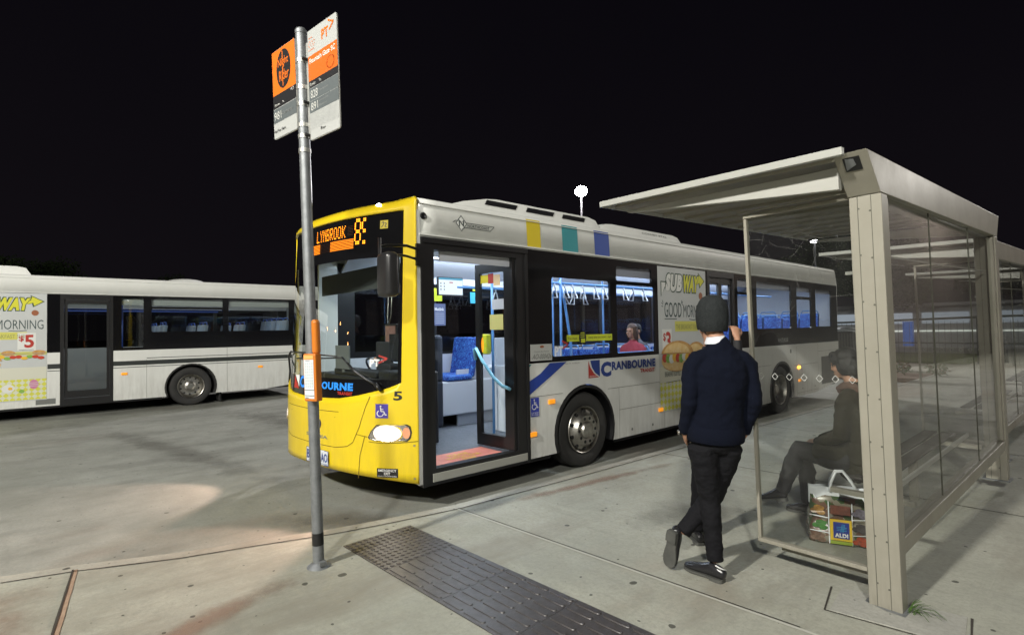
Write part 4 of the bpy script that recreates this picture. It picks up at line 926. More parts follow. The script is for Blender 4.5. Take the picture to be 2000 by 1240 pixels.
for q in ((3.5, .36), (4.0, .36), (9.6, .42), (10.3, .42)): D.disc(*q, .02, .02, INKGREY, .001)
gm = mat('grille', (.16, .16, .15), .7); D.rect(10.72, 11.7, .42, 1.05, gm, 0)
for k in range(20): D.line([(10.75+.048*k, .44), (10.75+.048*k, 1.03)], .012, mat('grille dark', (.05, .05, .05), .8), .002)
D.text('CONVENTIONAL', 4.3, 5.1, 3.03, 3.05, INKGREY, 0, -.02) if False else None
D.build('lettering', B)
for y, z, lit in ((1.90, .90, 1), (1.585, .55, 0), (4.21, .55, 0), (9.42, .88, 1), (9.43, .6, 0)):
    m_ = MB(); m_.box(0, .022, y-.055, y+.055, z-.025, z+.03); m_.build('side_marker', AMBER if not (lit and y > 9) else emis('marker amber lit', (1, .35, .03), 8), B, bevel=.008)
m_ = MB(); M_ = Matrix.Translation((-.008, .13, 2.93)) @ Matrix.Rotation(pi/2, 4, 'Y'); m_.lathe([(.035, 0), (.035, .01), (.026, .012), (.024, -.0), (0, .002)], M_, 16); m_.build('camera_eye', BLK, B, smooth=True)
ad(B, 4.2, 5.6, .5, 2.70, '3', ZB)
# roof pods
def pod(root, x0, x1, y0, y1, z0, z1, run=.35, name='roof_pod', slots=None):
    m_ = MB(); s = .12
    ys = [(y0, 0), (y0+run*.5, .55), (y0+run, .92), (y0+run+.15, 1), (y1-.25, 1), (y1-.1, .85), (y1, 0)]
    pf = lambda k: [(x1, z0), (x1-.02*k, z0+(z1-z0)*.5*k), (x1-.06*k, z0+(z1-z0)*.93*k), (x1-.2, z0+(z1-z0)*k), (x0+.3, z0+(z1-z0)*k), (x0+s*k+.02, z0+(z1-z0)*.92*k), (x0, z0)]
    vs = []; n = 7
    for y, k in ys: vs += [(x, y, z+.001*i) for i, (x, z) in enumerate(pf(max(k, .02)))]
    m_.add(vs, [(i*n+j, i*n+j+1, (i+1)*n+j+1, (i+1)*n+j) for i in range(len(ys)-1) for j in range(n-1)])
    o = m_.build(name, WHITE, root, auto=50)
    return o
pd = pod(B, -2.15, -.33, .55, 3.35, 3.14, 3.37, .7)
m_ = MB()
for a, b in ((1.2, 1.74), (1.86, 2.4), (2.52, 3.02)):
    m_.add([(-.36, a, 3.26), (-.36, b-.06, 3.26), (-.385, b, 3.325), (-.385, a+.05, 3.325), (-.345, a, 3.26), (-.345, b-.06, 3.26), (-.371, b, 3.325), (-.371, a+.05, 3.325)], [(4, 5, 6, 7), (0, 1, 5, 4), (1, 2, 6, 5), (2, 3, 7, 6), (3, 0, 4, 7)])
m_.split('vent_slot', BLK, pd)
pd2 = pod(B, -2.15, -.33, 3.2, 5.5, 3.14, 3.33, .3)
D = Dec(lambda a, b, d: (-.36+(3.25-b)*.35+d, a, b)); D.text('CONVEY-ETAL', 4.35, 5.05, 3.245, 3.275, INKGREY, .02, .002); D.build('lettering', pd2)
# interior light
def area(name, loc, sx, sy, power, col, rot=(0, 0, 0), parent=None):
    ld = bpy.data.lights.new(name, 'AREA'); ld.shape = 'RECTANGLE'; ld.size = sx; ld.size_y = sy; ld.energy = power; ld.color = col
    o = bpy.data.objects.new(name, ld); COL.objects.link(o); o.location = loc; o.rotation_euler = rot
    if parent: o.parent = parent
    return o
for x in (-.44, -2.04):
    area('ceiling_tube_light', (x, 5.8, 2.825), .1, 10, 125, (.75, .87, 1), parent=B)
area('ceiling_tube_light', (-1.1, 1.1, 2.83), .6, .6, 34, (.75, .87, 1), parent=B)
# ============================================================ left bus
seatg = mat('pale seat back', (.2, .28, .45), .6, var=(.3, .33, .42), vscale=5)
cfgL = dict(belt=1.43, wins=[(7.13, 1.5, 7.56, 2.74), (7.72, 1.86, 9.28, 2.42), (7.72, 2.47, 9.28, 2.7), (9.42, 1.86, 10.97, 2.71), (1.94, 1.6, 3.9, 2.6)], band_end=5.9, glass=GDARK, seat=seatg, rail=mat('handrail deep blue', (.03, .08, .4), .35), front=WHITE, d2=(6.02, 6.97), arch=1, rz=1.0)
cfgL['wins'] = [(q[0], q[1], q[2], min(q[3], 2.68)) for q in cfgL['wins']]
B2, G2 = bus(-10.97, -8.41, cfgL, 'plain white bus with closed black framed doors passing behind, at the left', .10)
D = Dec(SDo); db = mat('dark band', (.025, .03, .028), .5)
for a, b in ((5.81, 6.02), (6.97, 11.6)): D.rect(a, b, 1.075, 1.18, db, 0); D.line([(a, 1.03), (b, 1.03)], .014, db); 
D.line([(7.62, 1.235), (11.6, 1.235)], .014, db)
sg = lambda P: D.line(P, .008, MATS['seam grey'], -.001)
for P in ([(7.62, 1.2), (7.62, .28)], [(9.38, 1.43), (9.38, .28)], [(10.97, 1.0), (10.97, .3)]): sg(P)
D.rect(11.1, 11.3, .55, 1.1, gm)
for k in range(5): D.line([(11.12+.04*k, .56), (11.12+.04*k, 1.09)], .012, MATS['grille dark'], .002)
D.rect(5.62, 5.95, .31, .43, INKGREY); D.rect(5.68, 5.85, .34, .4, gm, .001)
D.build('side_trim', B2)
ad(B2, 4.18, 5.80, .42, 2.72, '5', 1.43)
for y, z in ((7.18, .88), (10.2, .88)):
    m_ = MB(); m_.box(0, .02, y-.06, y+.06, z-.025, z+.03); m_.build('side_marker', AMBER, B2, bevel=.008)
pod(B2, -2.1, -.5, 3.2, 5.55, 3.14, 3.36, .5); m_ = MB(); m_.ell((-1.2, 8.65, 3.16), .5, .48, .12, n=24, k=10); m_.build('roof_hatch', WHITE, B2, smooth=True)
m_ = MB(); m_.box(-.3, -.24, 9.24, 9.3, .02, .3); m_.box(-.5, -.1, 9.22, 9.24, .05, .3); m_.build('mud_flap', RUB, B2)
area('saloon_tube_light', (-1.2, 8.0, 2.78), 1.2, 7, 52, (.95, .95, .85), parent=B2)
# ============================================================ bus stop pole
P0 = Vector((.83, -1.28, .15)); PT = Vector((.765, -1.354, 3.909)); ax = (PT-P0).normalized()
S = thing('bus_stop_pole', 'tall galvanised bus stop pole carrying two flag signs, beside the yellow bus front', 'bus stop', tuple(P0))
at = lambda h: ax*h
m_ = MB(); m_.tube([at(0), at(2.6), at(3.76)], .038, 24); m_.tube([at(3.76), at(3.785)], .041, 24); m_.tube([at(3.785), at(3.80)], [.041, .03], 24)
m_.build('pole', GALV, S, auto=50)
m_ = MB(); m_.tube([at(-.002), at(.01), at(.03)], [.085, .07, .045], 24); m_.box(.045, .075, -.02, .02, .02, .05); m_.build('base_collar', GALV, S, auto=30)
m_ = MB(); m_.tube([at(.15), at(.235)], .0395, 24); m_.build('band', BLK, S, smooth=False)
m_ = MB()
for h in (3.56, 3.37, 3.25, 3.10, 3.02, 2.92): m_.tube([at(h-.014), at(h+.014)], .042, 24)
m_.split('clamp', mat('clamp alu', (.6, .6, .56), .3, .7), S)
th = math.radians(8.5); sdx = Vector((math.cos(th), math.sin(th), 0)); sn_ = Vector((math.sin(th), -math.cos(th), 0))
Pm = at(3.4)
def sfr(a, b, d):      # a along sign from the pole, b = height above pavement, d toward viewer
    return tuple(at(b/ax.z)*1.0+sdx*a+sn_*d)
alu = mat('sign back alu', (.5, .5, .47), .4, .6); sw = mat('sign white', (.40, .41, .40), .5); so_ = mat('sign orange', (.72, .15, .008), .5); sdo = mat('sign deep orange', (.62, .12, .01), .5); sg_ = mat('sign grey', (.1, .115, .12), .5); sbk = mat('sign black', (.012, .012, .014), .5); tx = mat('sign pale text', (.55, .55, .52), .5); txg = mat('sign dim text', (.22, .23, .23), .5)
m_ = MB(); m_.plate([rectl(-.435, 3.10, -.085, 3.77, .02)], lambda a, b, d: sfr(a, b, -d), .006); s1 = m_.build('sign', alu, S)
m_ = MB(); m_.plate([rectl(.085, 2.97, .46, 3.745, .025)], lambda a, b, d: sfr(a, b, -d), .006); s2 = m_.build('sign', alu, S)
m_ = MB(); m_.box(0, 1, 0, 1, 0, 1)
for a0, a1, b0, b1 in ((-.085, -.045, 3.14, 3.70), (.045, .1, 3.0, 3.68)):
    q = MB(); q.plate([rectl(a0, b0, a1, b1)], lambda a, b, d: sfr(a, b, -.008-d), .012); q.build('bracket', alu, S)
q = MB()
for b in (3.56, 3.25, 3.02): q.tube([sfr(.058, b, -.01), sfr(.058, b, .025)], .012, 8)
q.split('bolt', BLK, S)
D = Dec(lambda a, b, d: sfr(a, b, d)); D.d = .002; A, Z = -.43, -.09
D.rect(A, Z, 3.105, 3.765, sw); D.rect(A, Z, 3.43, 3.765, so_, .001); D.rect(A, Z, 3.33, 3.43, sbk, .001); D.rect(A, Z, 3.22, 3.325, sg_, .001)
D.disc(-.26, 3.60, .105, .145, sbk, .002); D.text('Night', -.34, -.185, 3.607, 3.685, so_, .012, .003); D.text('Rider', -.325, -.18, 3.513, 3.592, so_, .012, .003); D.rect(-.275, -.265, 3.47, 3.735, so_, .003)
D.text('Route', -.405, -.33, 3.345, 3.365, tx, 0, .003); D.text('To', -.29, -.26, 3.345, 3.365, tx, 0, .003); D.text('981', -.415, -.31, 3.24, 3.30, tx, 0, .003); D.text('Cranbourne', -.295, -.15, 3.26, 3.285, txg, 0, .003); D.text('PT', -.16, -.135, 3.40, 3.42, tx, .02, .003); D.line([(-.13, 3.425), (-.115, 3.415), (-.13, 3.40)], .004, tx, .003)
D.text('Hail Bus Here', -.42, -.25, 3.145, 3.168, sbk, .01, .003)
D.build('sign_face', s1)
D = Dec(lambda a, b, d: sfr(a, b, d)); D.d = .002; A, Z = .09, .455
D.rect(A, Z, 2.975, 3.74, sw); D.rect(A, Z, 3.385, 3.56, sdo, .001); D.rect(A, Z, 3.335, 3.385, sbk, .001); D.rect(A, Z, 3.245, 3.332, sg_, .001); D.rect(A, Z, 3.16, 3.242, sg_, .001)
D.text('PT', .27, .355, 3.62, 3.69, so_, .03, .002); D.line([(.355, 3.725), (.42, 3.695), (.365, 3.655)], .012, so_, .002)
for i in range(26): D.disc(.105+.012*(i % 7)+.004*math.sin(i*7), 3.6+.028*(i//7)+.006*math.sin(i*3), .003, .005, so_, .002, 6)
D.text('Fountain Gate SC', .11, .43, 3.505, 3.54, mat('sign white text', (.75, .75, .72), .5), .015, .002)
D.disc(.37, 3.44, .05, .045, mat('sign ghost', (.5, .09, .01), .5), .001); D.disc(.37, 3.44, .04, .036, sdo, .0015)
D.text('Route', .105, .175, 3.35, 3.37, tx, 0, .002); D.text('To', .22, .25, 3.35, 3.37, tx, 0, .002)
D.text('828', .11, .2, 3.26, 3.315, tx, 0, .002); D.text('Hampton', .215, .33, 3.28, 3.30, txg, 0, .002); D.text('891', .11, .2, 3.175, 3.228, tx, 0, .002); D.text('Lynbrook', .215, .33, 3.21, 3.228, txg, 0, .002); D.text('Station', .215, .31, 3.18, 3.196, txg, 0, .002)
for i in range(24): D.line([(.1+.0148*i, 3.04), (.1+.0148*i, 3.155)], .002, txg, .001)
D.text('Bay', .225, .285, 3.01, 3.035, sbk, 0, .002)
D.build('sign_face', s2)
# timetable case: turned a little to the camera
th2 = math.radians(28); cdx = Vector((math.cos(th2), math.sin(th2), 0)); cn = Vector((math.sin(th2), -math.cos(th2), 0))
cfr = lambda a, b, d: tuple(at(b/ax.z)+cdx*(a*.92+.062)+cn*d)
oc = mat('case orange', (.58, .17, .015), .35, coat=.3)
def cbox(m_, a0, a1, b0, b1, d0, d1, mi=0):
    v = [cfr(a, b, d) for a in (a0, a1) for b in (b0, b1) for d in (d0, d1)]; m_.add(v, [(0, 1, 3, 2), (4, 6, 7, 5), (0, 4, 5, 1), (2, 3, 7, 6), (0, 2, 6, 4), (1, 5, 7, 3)], mi)
m_ = MB(); cbox(m_, -.055, .06, 1.16, 1.485, .04, .1); tc_ = m_.build('timetable_case', oc, S, bevel=.008)
m_ = MB(); cbox(m_, .005, .06, 1.48, 1.72, .03, .085); m_.build('push_handle', oc, S, bevel=.022, seg=4)
D = Dec(lambda a, b, d: cfr(a, b, .1+d)); D.rect(-.045, .042, 1.18, 1.445, mat('paper pale', (.62, .66, .68), .5)); D.rect(-.045, .042, 1.45, 1.475, mat('case orange pale', (.8, .4, .12), .5))
for i in range(17):
    for k in range(4): D.line([(-.036+.019*k, 1.425-.0105*i), (-.036+.019*k+.013, 1.425-.0105*i)], .0025, txg if (i*3+k) % 4 else mat('dim blue text', (.15, .3, .4), .5), .001)
for z in (1.238, 1.20): D.line([(-.045, z), (.042, z)], .004, sbk, .001)
D.line([(-.03, 1.438), (.01, 1.438)], .003, sbk, .001); D.rect(-.04, -.01, 1.183, 1.188, sbk, .001)
D.build('timetable', tc_)
# ============================================================ shelter
def shelter(loc, label, detail=True):
    R_ = thing('bus_shelter', label, 'bus shelter', loc, -.026, 'glass bus shelters along the pavement'); R_.rotation_euler = (.027, -.01, -.026)
    Ht, Ln, Dp = 2.372, 3.5, .80
    scr = mat('screw', (.12, .12, .1), .5, .5); gl = mat('post groove', (.08, .08, .06), .8)
    def post(y0, y1, short=False):
        m_ = MB(); m_.box(-.165, 0, y0, y1, 0, Ht); o = m_.build('post', SHF, R_, bevel=.006)
        q = MB()
        for x in (-.12, -.052): q.box(x-.0015, x+.0015, y0-.0015, y0, .0, Ht)
        for x in (-.115, -.057):
            for k in range(9): q.lathe([(0, .003), (.005, .003), (.005, 0)], Matrix.Translation((x+(.0 if x < -.1 else -.002), y0, .12+k*.27+(.02 if x < -.1 else 0))) @ Matrix.Rotation(pi/2, 4, 'X'), 8, 1)
        q.build('trim', [gl, scr], o)
        b = MB(); b.box(-.19, .02, y0-.03, y1+.03, -.002, .006); b.build('base_plate', GALV, o)
    post(0, .11); post(Ln-.11, Ln)
    # narrow side channel that holds the back glass
    m_ = MB(); m_.box(-.055, -.012, .112, .165, .40, Ht-.01); m_.box(-.055, -.012, Ln-.165, Ln-.112, .40, Ht-.01); m_.split('glazing_channel', SHF, R_, bevel=.003)
    # header beam, leaning section, cast end caps
    prof = [(-.003, Ht+.002), (Ln+.003, Ht+.002), (Ln+.15, Ht+.215), (-.205, Ht+.215)]
    m_ = MB(); m_.plate([prof], lambda a, b, d: (-.001-d, a, b), .168); bm_ = m_.build('header_beam', SHF, R_, bevel=.004)
    cf = lambda a, b, d: (a, -.004-.202*(b-Ht)/.215-.003+d, b)
    m_ = MB(); m_.plate([[(-.128, Ht+.125), (-.045, Ht+.125), (-.045, Ht+.19), (-.128, Ht+.19)]], cf, .002); m_.build('cap_opening', BLK, bm_)
    m_ = MB(); m_.plate([[(-.122, Ht+.13), (-.07, Ht+.15), (-.075, Ht+.18), (-.115, Ht+.185)]], lambda a, b, d: cf(a, b, d-.006), .005); m_.build('cap_bolt', GALV, bm_)
    # lower rail
    m_ = MB(); m_.box(-.09, -.004, .112, Ln-.112, .30, .392); m_.build('lower_rail', SHF, R_, bevel=.004)
    # roof sheet, rises a touch to the road, with rolled edge
    m_ = MB(); X0 = -1.80; zr = lambda x: Ht+.325+(-x)*.0
    zt = lambda x: Ht+.182+.045*(-x-.1)/1.7
    m_.plate([[(-.172, -.25), (X0, -.25), (X0, Ln+.2), (-.172, Ln+.2)]], lambda a, b, d: (a, b, zt(a)+.05-d), .016); rs = m_.build('roof', SHF, R_)
    m_ = MB()
    for k in range(12): y = -.15+k*.33; m_.plate([[(-.175, y), (X0+.03, y), (X0+.03, y+.05), (-.175, y+.05)]], lambda a, b, d: (a, b, zt(a)+.033-d), .022)
    m_.build('roof_rib', SHF, rs)
    m_ = MB(); m_.plate([[(-.1, -.27), (X0-.01, -.27), (X0-.01, -.23), (-.1, -.23)]], lambda a, b, d: (a, b, zt(a)+.058-d), .045)
    m_.plate([[(X0-.03, -.27), (X0-.011, -.27), (X0-.011, Ln+.2), (X0-.03, Ln+.2)]], lambda a, b, d: (a, b, zt(a)+.058-d), .045)
    m_.build('roof_edge', mat('shelter pale edge', (.37, .375, .35), .4), rs, bevel=.004)
    pal = mat('shelter bracket paint', (.40, .40, .37), .45, var=(.36, .36, .33), vscale=2)
    for y in (-.13, Ln-.09):
        m_ = MB(); m_.plate([[(-.17, Ht+.035), (-.5, Ht+.065), (-1.66, Ht+.18), (-1.68, Ht+.20), (-.3, Ht+.165), (-.17, Ht+.165)]], lambda a, b, d: (a, y+d, b), .05); m_.build('roof_bracket', pal, R_, bevel=.005)
    # side pane with slim edge frame, top rail and bottom rail
    for y in ([.03] if True else []):
        zb, zt_ = .215, Ht-.01
        m_ = MB(); m_.box(-Dp, -.168, y-.001, y+.001, zb, zt_)
        sp = MB(); sp.poly([(-Dp, y, zb), (-.168, y, zb), (-.168, y, zt_), (-Dp, y, zt_)]); sp.build('side_glass', GSH, R_, fix=False)
        m_ = MB(); m_.box(-Dp-.012, -Dp+.008, y-.015, y+.02, zb-.005, zt_); m_.box(-Dp-.012, -.168, y-.02, y+.025, zt_+.002, zt_+.018); m_.box(-Dp-.012, -.168, y-.022, y+.025, zb-.03, zb-.006)
        m_.box(-Dp+.12, -.168, y+.03, y+.075, zb-.07, zb-.035); m_.box(-Dp-.05, -.168, y-.03, y+.03, zt_+.04, zt_+.05)
        m_.build('side_frame', SHF, R_, bevel=.002)
    D = Dec(lambda a, b, d: (a, .029-d, b)); dw = mat('etched white', (.5, .51, .49), .6)
    for i in range(7):
        x = -.745+.0905*i; r = .019; D.d = .0
        D.line([(x, 1.30+r*1.15), (x+r, 1.30), (x, 1.30-r*1.15), (x-r, 1.30), (x, 1.30+r*1.15)], .0026, dw)
    # scratched graffiti on the pane
    rnd = random.Random(3); sw_ = glass('scratch', (.75, .76, .74), .3, haze=.35, hcol=(.6, .6, .58))
    def scratch(x, z, n, st, sp_, wd):
        P = [(x, z)]; a = rnd.uniform(0, 2*pi)
        for i in range(n): a += rnd.uniform(-sp_, sp_); x += st*math.cos(a)*.7; z += st*math.sin(a); x = max(-.78, min(-.18, x)); z = max(1.5, min(2.33, z)); P.append((x, z))
        D.line(P, wd, sw_)
    for i in range(16): scratch(rnd.uniform(-.76, -.3), rnd.uniform(2.05, 2.3), 9, .028, .35, rnd.choice((.0005, .0008)))
    for i in range(6): scratch(rnd.uniform(-.55, -.3), rnd.uniform(1.65, 1.95), 7, .03, .3, rnd.choice((.0006, .001)))
    D.build('etching', R_)
    # back glass in three sheets
    e = [.165, 1.13, 2.36, Ln-.165]
    for a, b in zip(e, e[1:]):
        g_ = MB(); g_.poly([(-.033, a+.004, .392), (-.033, b-.004, .392), (-.033, b-.004, Ht), (-.033, a+.004, Ht)]); g_.build('back_glass', GSB, R_, fix=False)
    m_ = MB()
    for y in e[1:-1]: m_.box(-.037, -.029, y-.004, y+.004, .394, Ht)
    m_.split('glass_seal', gl, R_)
    D = Dec(lambda a, b, d: (-.031+d, a, b)); D.d = 0
    for c, a, b in (('E', .25, 1.62), ('M', .36, 1.6), ('V', 1.3, 1.72), ('E', 1.42, 1.66), ('B', .8, 1.75)):
        pass
    def scr2(x, z, n, st, sp_):
        P = [(x, z)]; a = rnd.uniform(-.3, .3)+pi/2*rnd.choice((1, -1))
        for i in range(n): a += rnd.uniform(-sp_, sp_); x += st*math.cos(a); z += st*math.sin(a); z = max(.6, min(2.3, z)); P.append((x, z))
        D.line(P, .0009, sw_)
    for i in range(10): scr2(rnd.uniform(.2, .6), rnd.uniform(1.4, 2.1), 6, .05, .25)
    for i in range(6): scr2(rnd.uniform(1.2, 1.7), rnd.uniform(1.5, 1.9), 6, .05, .3)
    D.build('etching', R_)
    # bench
    for k in range(2):
        m_ = MB(); x = -.60+k*.14; m_.box(x, x+.11, 1.0, Ln-.3, .435, .455); m_.build('bench_slat', mat('bench timber', (.035, .03, .026), .6, var=(.022, .02, .017), vscale=8), R_, bevel=.005)
    m_ = MB(); m_.box(-.262, -.245, .99, Ln-.29, .43, .465); m_.build('bench_edge', mat('bench alu', (.6, .6, .58), .3, .5), R_)
    m_ = MB()
    for y in (.7, Ln-.7): m_.box(-.6, -.09, y, y+.05, .40, .432)
    m_.box(-.5, -.44, 2.2, 2.26, .0, .40)
    m_.build('bench_support', SHF, R_)
    # timetable shelf / light bar inside near the roof
    m_ = MB(); m_.box(-.24, -.165, .12, .16, 1.93, 1.95); m_.box(-.09, -.075, .16, Ln-.16, 2.03, 2.04); m_.build('inner_bar', pal, R_)
    return R_
SH = shelter((3.734, .877, .15), 'glass bus shelter with beige frame nearest the camera, grass tuft at its post')
SH2 = shelter((3.665, 5.74, .15), 'second glass bus shelter, further along, mostly hidden behind the nearest one')
SH3 = copy_tree(SH2); SH3.location = (3.6, 10.6, .15); SH3['label'] = 'farthest glass bus shelter, at the end of the row'
# shopping bag
Bg = thing('shopping_bag', 'full plastic carrier bag with vegetable pictures and blue square logo, on the shelter floor', 'bag', (3.12, 1.78, .15), .40); Bg.scale = (1.16, 1.1, 1.14)
nzp = lambda p, k, s: noise.noise(Vector(p)*k)*s
m_ = MB(); NX, NZ = 14, 12; hw, hd, hh = .168, .085, .30
vs = []; ring = []
for k in range(NZ+1):
    z = hh*k/NZ; t = k/NZ; tap = 1-.1*(t**2); dd = hd*(1-.55*t**2)+.012*math.sin(t*9)
    loop = []
    for i in range(NX*2+8):
        u = i/(NX*2+8)*2*pi; cx, sy = math.cos(u), math.sin(u); e = .35
        x = hw*tap*math.copysign(abs(cx)**e, cx); y = dd*math.copysign(abs(sy)**e, sy)
        q = nzp((x*1, y, z), 14, .022)+nzp((x, y, z), 40, .006); loop.append((x+q*.6*cx, y+q*sy, z+nzp((x, z, 1), 20, .006)))
    vs += loop
n = NX*2+8
m_.add(vs, [(k*n+i, k*n+(i+1) % n, (k+1)*n+(i+1) % n, (k+1)*n+i) for k in range(NZ) for i in range(n)]+[tuple(reversed(range(n)))])
veg = pattern('bag vegetable print', (.13, .07, .045), (.05, .09, .03), 'vor', 26, .25, (.22, .2, .15))
m_.build('bag_body', veg, Bg, smooth=True)
film = mat('bag white film', (.75, .77, .8), .25)
m_ = MB(); vs = []
for k in range(5):
    z = .245+.027*k
    for i in range(n):
        u = i/n*2*pi; cx, sy = math.cos(u), math.sin(u); x = hw*.95*math.copysign(abs(cx)**.35, cx); y = (.052-.006*k)*math.copysign(abs(sy)**.35, sy); q = nzp((x, y, z), 22, .012)
        vs.append((x, y+q, z+nzp((x, z, 1), 20, .01)))
m_.add(vs, [(k*n+i, k*n+(i+1) % n, (k+1)*n+(i+1) % n, (k+1)*n+i) for k in range(4) for i in range(n)]); m_.build('bag_top', film, Bg, smooth=True)
m_ = MB()
for y in (-.045, .03): m_.tube([(-.035, y, .33), (-.03, y, .39), (.0, y*.6, .455), (.04, y*.4, .46), (.085, y, .40), (.12, y, .33)], [.011, .009, .008, .008, .009, .011], 7)
m_.build('handle', film, Bg, smooth=True, fix=False)
fd = lambda a, b, d: (a, -hd*(1-.55*(b/hh)**2)-.017-d-abs(nzp((a, 0, b), 14, .006)), b)
D = Dec(fd); D.d = .003
bw = film
D.line([(-.05, .01), (-.05, .27)], .006, bw); D.line([(.075, .01), (.08, .27)], .006, bw)
for z in (.075, .17): D.line([(-.16, z+.01), (-.05, z)], .005, bw); D.line([(.078, z), (.165, z+.01)], .005, bw)
by = mat('bag yellow', (.75, .5, .02), .3); bo = mat('bag orange edge', (.7, .2, .02), .3); bb = mat('bag blue', (.01, .03, .25), .3); bc = mat('bag cyan', (.03, .3, .6), .3)
D.rect(-.045, .075, .035, .165, by, .001, 3); D.rect(-.028, .060, .05, .15, bb, .003, 3); D.text('ALDI', -.02, .052, .057, .082, INKWHITE, .05, .005)
for k in range(3): D.line([(.012+.007*k, .09), (.022+.007*k, .14)], .003, bc, .005); D.line([(-.01, .1+.01*k), (.045, .1+.01*k)], .003, bc, .005)
D.rect(-.045, .075, .012, .032, mat('bag green edge', (.3, .4, .03), .3), .001); D.rect(-.04, .07, .195, .25, mat('potato print', (.22, .08, .05), .3, var=(.1, .04, .03), vscale=30), .002, 3)
for x, z, c in ((-.11, .21, 'carrot'), (-.1, .12, 'leaf'), (-.11, .04, 'bean'), (.12, .21, 'beet'), (.12, .12, 'plum'), (.12, .04, 'tomato')):
    cc = dict(carrot=(.35, .18, .04), leaf=(.05, .2, .03), bean=(.2, .12, .08), beet=(.2, .18, .22), plum=(.07, .06, .06), tomato=(.5, .07, .02))[c]
    for k in range(4): D.disc(x+.022*math.sin(k*2.3), z+.018*math.cos(k*2.3), .024, .015, mat('print '+c, cc, .25, var=tuple(v*.4 for v in cc), vscale=40), .001+.0006*k)
D.text('PLEASE REUSE THIS BAG', .0, .07, .285, .292, NAVY, 0, .004); D.text('Thank you', .01, .06, .296, .304, NAVY, 0, .004)
D.build('print', Bg)
# grass tuft
m_ = MB(); rnd = random.Random(5)
for i in range(26):
    a = rnd.uniform(-.6, 1.6); l_ = rnd.uniform(.05, .16); b = Vector((rnd.uniform(-.02, .02), rnd.uniform(-.02, .03), 0)); d_ = Vector((math.cos(a), math.sin(a), 0)); w2 = Vector((-d_.y, d_.x, 0))*.0022
    P = [b+d_*l_*t+Vector((0, 0, l_*(1.1*t-1.0*t*t))) for t in (0, .33, .66, 1)]
    for p, q in zip(P, P[1:]): m_.add([p-w2, q-w2*.6, q+w2*.6, p+w2], [(0, 1, 2, 3)])
o = m_.build('grass_tuft', mat('grass blade', (.045, .10, .012), .7), fix=False); o.location = (3.76, .93, .154); tag(o, 'small green grass tuft growing at the foot of the near shelter post', 'grass')
# ============================================================ people
def etube(mb, rings, side, n=20, mi=0, dome=.6):
    """rings: (centre, half-width along side, half-depth); capped with domes"""
    P = [Vector(r[0]) for r in rings]; k = len(P); vs = []
    side = Vector(side)
    R_ = [(P[i], rings[i][1], rings[i][2]) for i in range(k)]
    t0 = (P[1]-P[0]).normalized(); t1 = (P[-1]-P[-2]).normalized()
    a, b = R_[0], R_[-1]
    pre = [(a[0]-t0*min(a[1], a[2])*dome*.85, a[1]*.45, a[2]*.45), (a[0]-t0*min(a[1], a[2])*dome*.5, a[1]*.82, a[2]*.82)]
    pos = [(b[0]+t1*min(b[1], b[2])*dome*.5, b[1]*.82, b[2]*.82), (b[0]+t1*min(b[1], b[2])*dome*.85, b[1]*.45, b[2]*.45)]
    R_ = pre+R_+pos; k = len(R_)
    for i, (p, ra, rb) in enumerate(R_):
        q = R_[max(0, i-1)][0]; s = R_[min(k-1, i+1)][0]; t = (s-q).normalized()
        u = (side-t*side.dot(t)).normalized(); v = t.cross(u)
        for j in range(n): an = 2*pi*j/n; vs.append(p+u*ra*math.cos(an)+v*rb*math.sin(an))
    fs = [(i*n+j, i*n+(j+1) % n, (i+1)*n+(j+1) % n, (i+1)*n+j) for i in range(k-1) for j in range(n)]
    fs += [tuple(reversed(range(n))), tuple((k-1)*n+j for j in range(n))]
    mb.add(vs, fs, mi)
def remesh(mb, name, mats, parent, vox=.008, sm=4, disp=None):
    o = mb.build(name, mats, None, fix=True)
    m1 = o.modifiers.new('r', 'REMESH'); m1.mode = 'VOXEL'; m1.voxel_size = vox; m1.use_smooth_shade = True
    m2 = o.modifiers.new('s', 'SMOOTH'); m2.iterations = sm; m2.factor = .5
    dg = bpy.context.evaluated_depsgraph_get(); me = bpy.data.meshes.new_from_object(o.evaluated_get(dg)); me.name = name
    old = o.data; o.modifiers.clear(); o.data = me; bpy.data.meshes.remove(old)
    if disp:
        N = [v.normal.copy() for v in me.vertices]
        for v, nn in zip(me.vertices, N): v.co += nn*disp(v.co)
    me.materials.clear()
    for m in (mats if isinstance(mats, list) else [mats]): me.materials.append(m)
    for p in me.polygons: p.use_smooth = True
    o.parent = parent; return o
def folds(amp, sc_, an=(1, 1, 2.2), k2=.35):
    return lambda p: amp*(noise.noise(Vector((p.x*an[0], p.y*an[1], p.z*an[2]))*sc_)-.1)+amp*k2*noise.noise(Vector((p.x, p.y, p.z*an[2]))*sc_*3)
